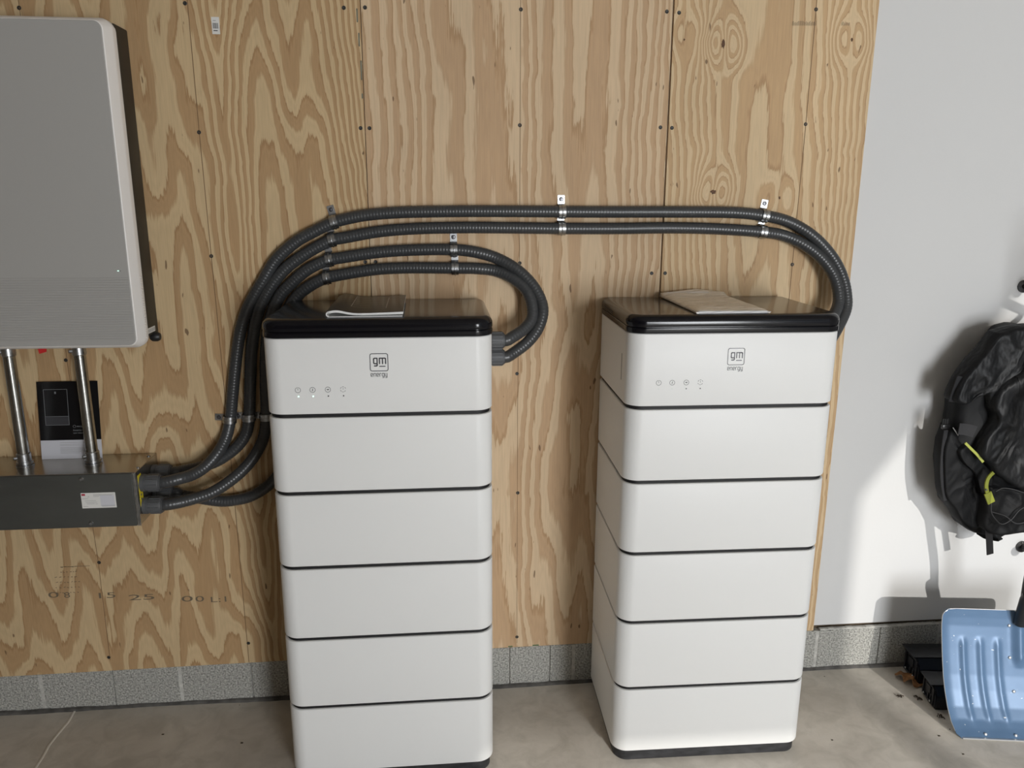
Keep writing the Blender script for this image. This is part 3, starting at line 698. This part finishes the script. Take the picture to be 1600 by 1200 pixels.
# leaflet leaning on the wall above the trough
def leaflet():
    x0, x1 = -1.092, -.938+.005; H = .2135
    t = empty('leaflet', (x0, -.034, .8058), label='black and white leaflet standing on the steel trough, leaning on plywood', cat='leaflet')
    t.rotation_euler = (-.125, .0, .0); w_ = x1-x0-.0
    box('upper_panel', M['leafblk'], t, 0, w_, 0, .0008, .052, H); lo = box('lower_panel', M['leafwht'], t, 0, w_, 0, .0008, 0, .052)
    upo = [c for c in t.children if c.name.startswith('upper')][0]
    bm = bmesh.new()
    x_a, x_b, za, zb = .017, .078, .094, .192
    for s in ([(x_a, za), (x_b, za), (x_b, zb), (x_a, zb), (x_a, za)],): add_stroke(bm, s, .0009, -.0003, .0003, 4)
    add_stroke(bm, [(x_a, za+.024), (x_b, za+.024)], .0007, -.0003, .0003, 4); add_box(bm, .045, .049, -.0003, 0, .180, .186)
    add_stroke(bm, arc(.091, .0895, .0035, 0, 360, 12), .0008, -.0003, .0003, 4); add_word(bm, 'energy', .0975, .0878, .0028, .0007, -.0003)
    finish(bm, 'line_drawing', M['leafln'], upo, 0)
    box('grey_area', M['leafgry'], upo, x_a, x_b, -.0002, 0, za, za+.024)
    text_obj('leaflet_text', 'Inverter', .0075, M['leafln'], upo, (.087, -.0002, .0765), ext=.0001); text_obj('leaflet_text', 'user manual', .0058, M['leafln'], upo, (.087, -.0002, .0695), ext=.0001)
    bm = bmesh.new()
    for k, (z, l) in enumerate(((.0445, .085), (.0395, .06), (.036, .085), (.0305, .07), (.0275, .075), (.0245, .06), (.0215, .07), (.0185, .055), (.0150, .05))): add_box(bm, .050, .050+l, -.0002, 0, z, z+.0009)
    finish(bm, 'fine_print', M['greyprint'], lo, 0)
leaflet()

# ------------------------------------------------------------ flexible conduits
YW = -.0185
def path(rows): return [at(a, b, y) for a, b, y in rows]
XG = -.7992
def run(name, rows, label, gut, tow):
    """gut: (y, z) of the fitting on the trough; tow: (x, y, z) of the fitting on the tower flank"""
    t = empty('flexible_conduit', (XG, gut[0], gut[1]), label=label, cat='flexible conduit', group='grey flexible conduits')
    g0 = Vector((XG+.052, gut[0], gut[1])); w0 = Vector((tow[0]+.052, tow[1], tow[2]))
    pts = [g0-Vector((.012, 0, 0)), g0+Vector((.006, 0, .0))] + path(rows) + [w0+Vector((.004, 0, 0)), w0-Vector((.012, 0, 0))]
    sp = spline(pts, .0021); off = Vector((XG, gut[0], gut[1])); sp = [p-off for p in sp]
    bm = bmesh.new(); add_tube(bm, sp, lambda i: .0160 + .00028*math.cos(2*PI*i/4), 18); finish(bm, 'tube', M['flex'], t, 80)
    for o, L_ in ((Vector((XG, gut[0], gut[1])), 1), (Vector(tow), 1)):
        bm = bmesh.new(); add_lathe(bm, [(.0235, 0), (.0235, .010), (.0215, .011), (.0215, .014), (.0225, .0145), (.0225, .044), (.0215, .047), (.0190, .0475), (.0190, .050)], o-off, (1, 0, 0), 24)
        f = finish(bm, 'connector', M['fit'], t, 35)
        bm = bmesh.new()
        for k in range(10):
            a = 2*PI*k/10; c = o-off+Vector((.016, .0222*math.cos(a), .0222*math.sin(a))); add_box(bm, c.x, c.x+.028, c.y-.0016, c.y+.0016, c.z-.0016, c.z+.0016, .0005, 1)
        finish(bm, 'grip_ridges', M['fit'], f, 35)
    return t
YC = -.13
TR1 = T1.location.x+TW-.001; TR2 = T2.location.x+TW*math.cos(.016)-.001
def ramp(rows, y0, y1):
    n = len(rows)-1; return [(a, b, y0+(y1-y0)*(i/n)**1.0) for i, (a, b) in enumerate(rows)]
W_ = lambda rows: [(a, b, YW) for a, b in rows]
# trough fittings: upper front, upper back, lower front, lower back
GUF, GUB, GLF, GLB = (-.128, .764), (-.045, .762), (-.128, .700), (-.045, .700)
run('', ramp([(280,748),(300,742),(320,730),(340,708),(353,684)], -.118, -.03) + W_([(359,660),(364,610),(369,560),(376,515),(387,481),(397,462),(412,437),(431,406),(462,378),(490,362),(522,347),(545,341),(572,336),(619,332),(712,330),(800,330),(881,330.6),(950,331),(1062,331),(1156,332.5),(1194,337)]) + ramp([(1231,346),(1269,368),(1299,400),(1315,430),(1322,460),(1321,485)], YW, -.085),
    'topmost flexible conduit, sweeping over both towers to the right one', GUF, (TR2, -.150, 1.085))
run('', ramp([(284,736),(312,730),(336,722),(356,710),(374,694),(385,676)], -.035, -.019) + W_([(389,655),(391,600),(393,550),(398,512),(405,483),(416,460),(428,441),(447,419),(472,400),(503,382),(519,375),(540,371),(587,362.5),(634,358),(712,355.6),(800,356),(881,357),(969,357),(1044,356),(1119,357.6),(1190,362.5)]) + ramp([(1224,368),(1257.5,383),(1284,404),(1302.5,430),(1310,456),(1309,478)], YW, -.085),
    'second flexible conduit from the top, running on to the right tower', GUB, (TR2, -.150, 1.145))
run('', ramp([(280,785),(300,780),(330,770),(356,754),(380,734),(398,712),(411,686)], -.118, -.025) + W_([(416,655),(415,600),(416,545),(422,500),(437,463),(456,442),(478,423),(500,411),(515,406),(540,401.6),(587,394.5),(634,391),(709,390),(744,394)]) + ramp([(775,403),(806,420),(831,444),(845,469),(848,488),(841,512.5),(825,534),(803,551)], YW, -.112),
    'third flexible conduit from the top, outer loop ending at left tower', GLF, (TR1, -.12, 1.090))
run('', ramp([(284,774),(304,777),(328,781),(348,783),(370,781),(390,776),(412,764),(428,750)], -.040, -.02) + W_([(442,730),(452,700),(456,650),(450,590),(445,530),(450,485),(467,460),(478,451),(494,441),(511,434),(540,428),(587,421),(634,418.5),(712,419),(744,419.5)]) + ramp([(775,423.5),(803,436),(822,453),(831,475),(831,498),(819,514),(803,525)], YW, -.112),
    'lowest flexible conduit, inner loop ending at left tower', GLB, (TR1, -.12, 1.136))

# one-hole straps: pixel row of the tube centre, direction of the tube, side of the ear
def make_strap():
    t = empty('pipe_strap', (0, 0, 0), cat='pipe strap')
    bm = bmesh.new(); R0 = .0172; wd = .0095; n = 16
    prof = [(R0+.001, .0165+.0005)]
    # saddle over the tube (tube axis along local x, wall at y=0, ear towards +z)
    for r, th in ((R0+.0002, 0), ):
        outer = []
        for k in range(n+1):
            a = -PI/2*1.05 + (PI/2*1.05+PI*.5)*k/n    # from below round the front to above
            outer.append((-.0185-(R0+.0016)*math.cos(a), (R0+.0016)*math.sin(a)))
            
        inner = [(-.0185-(R0)*math.cos(-PI/2*1.05 + (PI/2*1.05+PI*.5)*k/n), R0*math.sin(-PI/2*1.05 + (PI/2*1.05+PI*.5)*k/n)) for k in range(n+1)]
        outer += [(-.0040, R0+.0022), (-.0022, R0+.0040), (-.0022, R0+.0270)]
        inner += [(-.0040, R0+.0006), (-.0006, R0+.0032), (-.0006, R0+.0270)]
    for xo in (1,):
        A = [[bm.verts.new((x, y, z)) for y, z in outer] for x in (-wd, wd)]; B = [[bm.verts.new((x, y, z)) for y, z in inner] for x in (-wd, wd)]
        N = len(outer)
        for k in range(N-1):
            bm.faces.new((A[0][k], A[1][k], A[1][k+1], A[0][k+1])); bm.faces.new((B[1][k], B[0][k], B[0][k+1], B[1][k+1]))
            for q in (0, 1): bm.faces.new((A[q][k], A[q][k+1], B[q][k+1], B[q][k]))
        for k in (0, N-1): bm.faces.new((A[0][k], B[0][k], B[1][k], A[1][k]))
    finish(bm, 'band', M['strap'], t, 30)
    bm = bmesh.new()    # raised stiffening bead round the saddle
    pts = [(0, -.0185-(R0+.0016)*math.cos(a), (R0+.0016)*math.sin(a)) for a in np.linspace(-1.5, 1.35, 20)]
    add_tube(bm, pts, .0018, 8); finish(bm, 'stiffening_bead', M['strap'], t, 50)
    bm = bmesh.new(); add_lathe(bm, [(.0058, 0), (.0058, .001), (.0042, .0028), (.0015, .003), (.0013, .0018)], (0, -.0022, R0+.0165), (0, -1, 0), 14)
    finish(bm, 'screw', M['strapscrew'], t, 30)
    return t
proto = make_strap()
def copy_tree(o, parent=None):
    c = o.copy(); COL.objects.link(c); c.parent = parent
    for ch in o.children: copy_tree(ch, c)
    return c
ST = [(522,347,15,'uppermost'),(519,375,12,'second'),(515,406,10,'third'),(511,434,10,'lowest')]
straps = [(a, b, math.radians(r), f'{n} of the four stacked zinc straps above the left tower') for a, b, r, n in ST]
straps += [(709,390.5,0,'upper zinc strap of the middle pair above the folded manual'),(711,419.3,0,'lower zinc strap of the middle pair above the folded manual'),
           (878,331,0,'upper zinc strap of the pair midway between the towers'),(877.5,357,0,'lower zinc strap of the pair midway between the towers'),
           (1194,337,-math.radians(9),'upper bright zinc strap above the right tower'),(1191,362.5,-math.radians(7),'lower bright zinc strap above the right tower'),
           (359,655,math.radians(86),'dim zinc strap on the outermost conduit beside the left tower'),(389,652,math.radians(88),'dim zinc strap on the middle descending conduit beside the left tower'),(416,651,math.radians(90),'dim zinc strap half behind the left tower edge')]
for i, (a, b, r, lab) in enumerate(straps):
    o = proto if i == 0 else copy_tree(proto)
    p = at(a, b, YW); o.location = (p.x, 0, p.z); o.rotation_euler = (0, -r, 0)
    tag(o, lab, 'pipe strap', 'zinc pipe straps')

# ------------------------------------------------------------ backpack on a wall hook
def hook(x, z, label):
    t = empty('wall_hook', (x, .012, z), label=label, cat='hook')
    bm = bmesh.new(); add_lathe(bm, [(.019, 0), (.019, .004), (.008, .006), (.008, .055), (.014, .058), (.016, .066), (.012, .074), (.0, .077)], (0, 0, 0), (0, -1, .12), 16); finish(bm, 'peg', M['blk'], t)
    bm = bmesh.new(); add_lathe(bm, [(.004, .004), (.004, .0055), (.002, .006)], (0, 0, .013), (0, -1, 0), 10); add_lathe(bm, [(.004, .004), (.004, .0055), (.002, .006)], (0, 0, -.013), (0, -1, 0), 10); finish(bm, 'screw', M['zipm'], t)
hook(1.744, 1.255, 'black peg hook above the backpack at the right edge')
hook(1.880, .405, 'black peg on the white wall below the backpack, at the right edge')

YB = -.085
SIL = [(1562,527),(1545,548),(1525,565),(1505,590),(1491,615),(1490,640),(1486,665),(1475,690),(1471,720),(1474,750),(1479,785),(1495,803),(1505,822),(1520,832),(1545,838),(1575,839)]
SW = [at(a, b, YB) for a, b in SIL]
zs = [p.z for p in SW]; xsil = [p.x for p in SW]
ZT, ZB = at(1600, 517, YB).z+.012, min(zs)-.003
CX = 1.70
def bag_body():
    t = empty('backpack', (CX, -.1, ZB), label='black hiking backpack with lime zips hanging on the white wall', cat='backpack')
    off = Vector((CX, -.1, ZB))
    def left(z): return float(np.interp(z, zs[::-1], xsil[::-1]))
    nz, na = 90, 96; rows = []; bm = bmesh.new()
    for i in range(nz+1):
        f = i/nz; z = ZB + (ZT-ZB)*f
        xl = left(z); hw = CX-xl
        if f > .94: hw *= math.sqrt(max(0, 1-((f-.94)/.06)**2))*.9+.1
        if f < .05: hw *= .62+.38*math.sqrt(max(0, 1-((.05-f)/.05)**2))
        dep = .026 + .030*math.sin(PI*min(1, max(0, (1-f)*1.05)))**.8
        if f > .93: dep *= math.sqrt(max(.02, 1-((f-.93)/.075)**2))
        row = []
        for k in range(na):
            a = 2*PI*k/na; c, s = math.cos(a), math.sin(a); e = .72
            px = CX + hw*math.copysign(abs(c)**e, c); py = YB + .01 + (dep if s < 0 else .085)*math.copysign(abs(s)**e, s)
            # fabric folds
            u, v = px*1.0, z
            fold = abs(float(vnoise(np.array(u+v*.45), np.array(v-u*.3), 17, 7, 41)))*.030 + abs(float(vnoise(np.array(u-v*.5), np.array(v), 38, 15, 42)))*.012
            d = Vector((c*.35, s, 0)); 
            if s > .2: fold = 0
            p = Vector((px, min(py, -.012+.02), z)) + d*(.008-fold)*-1*-1
            p.y = min(p.y, .004); row.append(bm.verts.new(p-off))
        rows.append(row)
    for a, b in zip(rows, rows[1:]):
        for k in range(na): bm.faces.new((a[k], a[(k+1) % na], b[(k+1) % na], b[k]))
    bm.faces.new(rows[0][::-1]); bm.faces.new(rows[-1])
    finish(bm, 'body', M['nylon'], t, 180)
    def patch(name, m, outl, yf, th, seed, amp=.012, puff=.03, par=t):
        """a stuffed fabric panel filling an outline given on the picture at depth yf"""
        yf *= .66; puff *= .8; P_ = [at(a, b, yf) for a, b in outl]; c = sum(P_, Vector())/len(P_); P_ = [c+(p-c) for p in P_]
        sp = spline(P_+[P_[0]], .006); n = len(sp); bm = bmesh.new(); rings = []; R = 14
        for j in range(R+1):
            f = 1-j/R; ring_ = []
            for p in sp:
                q = c+(p-c)*f; h = puff*math.sqrt(max(0, 1-f*f))
                nz_ = abs(float(vnoise(np.array(q.x*1+q.z*.5), np.array(q.z-q.x*.4), 15, 8, seed)))*amp*3.4 + abs(float(vnoise(np.array(q.x-q.z*.6), np.array(q.z), 45, 20, seed+1)))*amp*1.2
                ring_.append(bm.verts.new(Vector((q.x, yf-h+nz_*(1-f**4), q.z))-off))
            rings.append(ring_)
        back = [bm.verts.new(Vector((p.x, yf+th, p.z))-off) for p in sp]
        for k in range(n-1): bm.faces.new((back[k], back[k+1], rings[0][k+1], rings[0][k]))
        for a, b in zip(rings, rings[1:]):
            for k in range(n-1): bm.faces.new((a[k], a[k+1], b[k+1], b[k]))
        bmesh.ops.remove_doubles(bm, verts=bm.verts, dist=.0002)
        return finish(bm, name, m, par, 180)
    patch('lid', M['nylon2'], [(1566,522),(1600,512),(1680,520),(1690,590),(1660,640),(1600,600),(1578,640),(1560,668),(1548,640),(1540,610),(1510,632),(1496,628),(1505,600),(1527,568),(1545,548)], -.215, .06, 51, .016, .022)
    patch('hanging_shell', M['nylon2'], [(1590,590),(1640,560),(1700,600),(1710,720),(1650,755),(1597,765),(1580,755),(1560,742),(1548,725),(1533,712),(1540,690),(1560,660),(1556,636),(1566,610)], -.255, .06, 61, .018, .028)
    patch('side_pocket', M['nylon'], [(1486,668),(1500,690),(1520,716),(1532,742),(1536,775),(1534,805),(1528,826),(1506,818),(1494,798),(1480,778),(1476,740),(1477,700)], -.175, .05, 71, .007, .014)
    patch('front_pocket', M['nylon'], [(1545,760),(1600,768),(1680,770),(1690,825),(1600,832),(1560,836),(1538,826),(1540,795)], -.225, .07, 81, .012, .018)
    patch('pocket_panel', M['nylon'], [(1512,695),(1535,722),(1552,742),(1546,770),(1536,772),(1524,740),(1506,722),(1500,705)], -.205, .05, 91, .004, .008)
    def ribbon(name, m, pts, w1, th, par=t):
        bm = bmesh.new(); sp = spline([at(a, b, c*.66)-off for a, b, c in pts], .005); add_tube(bm, sp, lambda i: (w1, th), 8); return finish(bm, name, m, par, 60)
    def flat(name, m, pts, hw, th=.0014, par=t):
        sp = spline([at(a, b, c*.66)-off for a, b, c in pts], .006); bm = bmesh.new(); A = []
        for i, p in enumerate(sp):
            d = (sp[min(i+1, len(sp)-1)]-sp[max(i-1, 0)]); d.y = 0; d.normalize(); q = Vector((-d.z, 0, d.x))*hw
            A.append([bm.verts.new(v) for v in (p-q+Vector((0, -th, 0)), p+q+Vector((0, -th, 0)), p+q+Vector((0, th, 0)), p-q+Vector((0, th, 0)))])
        for a, b in zip(A, A[1:]):
            for k in range(4): bm.faces.new((a[k], a[(k+1) % 4], b[(k+1) % 4], b[k]))
        bm.faces.new(A[0][::-1]); bm.faces.new(A[-1]); return finish(bm, name, m, par, 40)
    flat('zip', M['lime'], [(1508,692,-.232),(1517,701,-.236),(1527,711,-.240),(1536,722,-.245)], .0036)
    z2 = flat('zip', M['lime'], [(1552,738,-.262),(1544,747,-.262),(1541,759,-.262),(1543,772,-.262),(1548,785,-.262)], .0052, .002)
    flat('zip_garage', M['lime'], [(1543,770,-.264),(1549,786,-.264)], .011, .002)
    bm = bmesh.new(); add_lathe(bm, [(.003, 0), (.003, .004), (.0015, .005)], at(1540,765,-.176)-off, (0, -1, 0), 10); finish(bm, 'zip_pull', M['zipm'], t)
    ribbon('zip_pull', M['zipm'], [(1489,668,-.212),(1493,674,-.214),(1497,680,-.214)], .0016, .0012)
    flat('compression_strap', M['web'], [(1498,670,-.222),(1510,671,-.228),(1524,675,-.232)], .017)
    flat('hanging_strap', M['web'], [(1544,820,-.205),(1546,845,-.200),(1547,866,-.195)], .0105, .0012)
    flat('side_strap', M['web'], [(1500,588,-.19),(1493,606,-.185),(1486,628,-.18)], .008, .0015)
    flat('side_strap', M['web'], [(1478,672,-.170),(1474,700,-.165),(1472,740,-.165),(1477,782,-.165)], .006, .0015)
    p = at(1478, 664, -.105)-off; bm = bmesh.new(); add_box(bm, p.x-.012, p.x+.012, p.y-.005, p.y+.004, p.z-.012, p.z+.002, .002, 2)
    for dx in (-.010, -.003, .004): add_box(bm, p.x+dx, p.x+dx+.0035, p.y-.003, p.y+.003, p.z, p.z+.019, .0012, 1)
    finish(bm, 'buckle', M['buckle'], t, 35)
    ribbon('elastic_cord', M['cordm'], [(1549,786,-.266),(1549,800,-.266),(1556,812,-.262),(1566,819,-.26),(1580,812,-.262),(1592,798,-.262),(1605,790,-.26)], .0016, .0016)
    ribbon('elastic_cord', M['cordm'], [(1556,768,-.262),(1566,763,-.262),(1580,764,-.264),(1600,770,-.26)], .0016, .0016)
    ribbon('elastic_cord', M['cordm'], [(1550,800,-.262),(1570,806,-.262),(1588,818,-.262),(1606,815,-.26)], .0016, .0016)
bag_body()

# ------------------------------------------------------------ snow shovel
def shovel():
    t = empty('snow_shovel', (1.69, -.30, 0), label='blue ribbed metal snow shovel leaning on the white wall, blade down', cat='snow shovel')
    off = Vector((1.69, -.30, 0))
    PR = [(0, -.362), (.015, -.337), (.03, -.318), (.06, -.2955), (.10, -.275), (.141, -.2585), (.18, -.247), (.212, -.238), (.25, -.2285), (.28, -.2215), (.305, -.219), (.333, -.2185)]
    th = math.radians(-9); ct, st_ = math.cos(th), math.sin(th)
    def yz(f):
        z = f*.333; return float(np.interp(z, [a for a, _ in PR], [b for _, b in PR])), z
    def G(u, y, z): return Vector((1.463+u*ct, y+u*st_, z))-off
    UW, nx, nz, UC = .444, 130, 84, .222
    ribs = [.063, .112, .162, .282, .332, .381]
    bm = bmesh.new(); F, B = [], []
    for i in range(nx+1):
        u = UW*i/nx; fr, br = [], []
        for j in range(nz+1):
            f = j/nz; z = f*.333; r = .022; ex = min(u, UW-u); zz = z
            if ex < r: zz = min(zz, .333-r+math.sqrt(max(0, r*r-(r-ex)**2)))
            if ex < .012: zz = max(zz, (.012-ex)*.8)
            y = yz(zz/.333)[0]; h = 0
            for ru in ribs:
                g = math.exp(-((u-ru)/.0085)**2); s0 = min(1, max(0, (z-.018)/.022)); s1 = min(1, max(0, (.252-z)/.022)); h += .0052*g*min(s0, s1)
            h += .013*math.exp(-((u-UC)/.015)**2)*min(1, max(0, (z-.165)/.03))
            y -= h; y += -.007*max(0, 1-ex/.03)**2
            fr.append(bm.verts.new(G(u, y, zz))); br.append(bm.verts.new(G(u, y+.0022, zz)))
        F.append(fr); B.append(br)
    for i in range(nx):
        for j in range(nz):
            bm.faces.new((F[i][j], F[i+1][j], F[i+1][j+1], F[i][j+1])); bm.faces.new((B[i+1][j], B[i][j], B[i][j+1], B[i+1][j+1]))
        bm.faces.new((F[i][0], B[i][0], B[i+1][0], F[i+1][0])); bm.faces.new((F[i+1][nz], B[i+1][nz], B[i][nz], F[i][nz]))
    for j in range(nz):
        bm.faces.new((F[0][j+1], B[0][j+1], B[0][j], F[0][j])); bm.faces.new((F[nx][j], B[nx][j], B[nx][j+1], F[nx][j+1]))
    bmesh.ops.remove_doubles(bm, verts=bm.verts, dist=.00005)
    bl = finish(bm, 'blade', M['blade'], t, 60)
    rim = []
    for f in np.linspace(.04, .93, 36): y, z = yz(f); rim.append(G(-.0003, y-.0065, z))
    for a in np.linspace(PI, PI/2, 7): rim.append(G(.022+.022*math.cos(a), -.2250+.004*(a < 2), .311+.022*math.sin(a)))
    for u in np.linspace(.04, UW-.04, 20): rim.append(G(u, -.2175, .333))
    bm = bmesh.new(); add_tube(bm, rim, .0011, 6); finish(bm, 'blade_rim', M['bladeedge'], bl, 50)
    bm = bmesh.new(); add_box(bm, .012, UW-.012, -.3645, -.357, .0, .0035, .0008, 1)
    for v in bm.verts: v.co = G(v.co.x, v.co.y, v.co.z)
    finish(bm, 'wear_strip', M['bladeedge'], bl, 30)
    for u, z in ((.196, .286), (.196, .194), (.200, .102), (.084, .008), (.168, .008), (.260, .286), (.262, .194), (.280, .008)):
        y = yz(z/.333)[0] - .013*math.exp(-((u-UC)/.015)**2)*min(1, max(0, (z-.165)/.03)); bm = bmesh.new()
        add_lathe(bm, [(.0050, -.001), (.0050, .0008), (.0036, .0022), (.0012, .0028)], G(u, y-.0005, z), (-.15, -1, .25), 12); finish(bm, 'rivet', M['rivet'], bl, 50)
    # shaft, socket and D grip; the unseen upper part is bent forward to place its shadow
    a, b = Vector((1.684, -.262, .300)), Vector((1.768, -.42, 1.265)); d = Vector((-.19, -.32, .93)).normalized()
    bm = bmesh.new(); add_tube(bm, [a-off, a+d*.10-off, a+d*.12-off], lambda i: (.0215, .0185) if i < 2 else (.017, .016), 18); finish(bm, 'socket', M['grip'], t, 40)
    bm = bmesh.new(); add_tube(bm, spline([a-off+d*.05]+[Vector(p)-off for p in ((1.662, -.290, .47), (1.645, -.335, .60), (1.633, -.375, .72), (1.650, -.41, .90), (1.715, -.42, 1.10))]+[b-off], .01), .0140, 18); finish(bm, 'shaft', M['grip'], t, 40)
    d = Vector((.35, 0, .93)).normalized(); q = Vector((.93, 0, -.35)).normalized(); top = b+d*.11
    bm = bmesh.new()
    add_tube(bm, spline([b-d*.03-off, b+d*.03-q*.03-off, b+d*.09-q*.062-off, top-q*.060-off], .006), .0095, 10); add_tube(bm, spline([b-d*.03-off, b+d*.03+q*.03-off, b+d*.09+q*.062-off, top+q*.060-off], .006), .0095, 10)
    add_tube(bm, [top-q*.066-off, top+q*.066-off], .014, 12); finish(bm, 'grip', M['grip'], t, 50)
shovel()

# ------------------------------------------------------------ black boxes, leaf, crumbs on the floor
def bait(name, x, y, rz, L_, W_, H_, label, open_end=True):
    t = empty(name, (x, y, 0), rz, label=label, cat='plastic box', group='black plastic boxes behind the shovel')
    bm = bmesh.new()    # hexagonal end section: front corner chamfered
    sec = [(0, 0), (W_*.62, 0), (W_, H_*.0+.0), (W_, H_*.62), (W_*.72, H_*.98), (0, H_*.98)]
    sec = [(-W_/2+a, b) for a, b in sec]
    A = [[bm.verts.new((xx, -yy, zz)) for yy, zz in sec] for xx in (.004, L_)]
    bm.faces.new(A[0][::-1]); bm.faces.new(A[1]); n = len(sec)
    for k in range(n): bm.faces.new((A[0][k], A[0][(k+1) % n], A[1][(k+1) % n], A[1][k]))
    bmesh.ops.bevel(bm, geom=list(bm.edges), offset=.003, segments=2, affect='EDGES')
    body = finish(bm, 'body', M['trap'], t, 40)
    bm = bmesh.new(); add_box(bm, -.006, L_+.004, -W_*.26, W_/2+.004, H_*.97, H_*.97+.004, .0014, 2); finish(bm, 'lid', M['traplid'], t, 40)
    bm = bmesh.new()
    for y0, y1, z0, z1 in ((-.36, -.30, .1, .85), (.34, .40, .1, .85), (-.36, .40, .1, .16), (-.12, .16, .45, .78), (-.30, .36, .86, .92), (-.02, .03, .1, .42), (-.2, -.15, .1, .42)):
        add_box(bm, .0, .005, y0*W_, y1*W_, z0*H_, z1*H_, .0008, 1)
    finish(bm, 'end_ribs', M['traplid'], t, 40)
    bm = bmesh.new(); add_lathe(bm, [(.003, 0), (.003, .002), (.0015, .003)], (0, -.22*W_, .2*H_), (-1, 0, 0), 10); add_lathe(bm, [(.003, 0), (.003, .002), (.0015, .003)], (0, .25*W_, .2*H_), (-1, 0, 0), 10)
    finish(bm, 'screw', M['rivet'], t, 40)
bait('plastic_box', 1.497, -.066, -.10, .24, .098, .085, 'black plastic box against the block wall, farther from camera')
bait('plastic_box', 1.478, -.190, -.16, .20, .090, .070, 'black plastic box with ribbed end half behind the blue shovel')
def leaf():
    bm = bmesh.new(); n = 40; L_ = .105
    rows = []
    for i in range(n+1):
        f = i/n; wl = .024*math.sin(PI*min(1, f*1.02))**.6*(1+.55*math.sin(f*PI*7))*.9+.0012; c = []
        for k in range(-4, 5):
            s = k/4; c.append(bm.verts.new((f*L_, s*wl, .004+.010*abs(s)*abs(math.sin(f*9))+.006*math.sin(f*5)+.004*(1-s*s))))
        rows.append(c)
    for a, b in zip(rows, rows[1:]):
        for k in range(8): bm.faces.new((a[k], a[k+1], b[k+1], b[k]))
    o = finish(bm, 'dry_leaf', M['leaf'], None, 60); o.location = (1.452, -.060, .001); o.rotation_euler = (0, 0, -.85)
    md = o.modifiers.new('thickness', 'SOLIDIFY'); md.thickness = .0006
    tag(o, 'curled brown oak leaf on the floor beside the black plastic boxes', 'leaf')
leaf()
def crumb(px, py, seed, label):
    d = r3*((px-800)/F_PX) - u3*((py-600)/F_PX) + f2; p = CAM + d*(-CAM.z/d.z); r_ = random.Random(seed); bm = bmesh.new()
    for k in range(7):
        a = r_.random()*2*PI; l = r_.uniform(.006, .013); q = Vector((math.cos(a), math.sin(a), 0)); s = Vector((r_.uniform(-.006, .006), r_.uniform(-.006, .006), .001))
        add_tube(bm, [s, s+q*l*.5+Vector((0, 0, .004)), s+q*l+Vector((0, 0, .0005))], lambda i: (.0018, .0009), 5)
    o = finish(bm, 'leaf_litter', M['debris'], None, 50); o.location = (p.x, p.y, 0); tag(o, label, 'debris', 'crumpled bits of leaf litter')
crumb(1405, 1089, 1, 'crumpled dark bit of litter at the edge of the shovel shadow')
crumb(1434, 1091, 2, 'crumpled dark bit of litter inside the shadow, below the oak leaf')
crumb(1469, 1120, 3, 'stringy dark litter touching the left edge of the shovel blade')
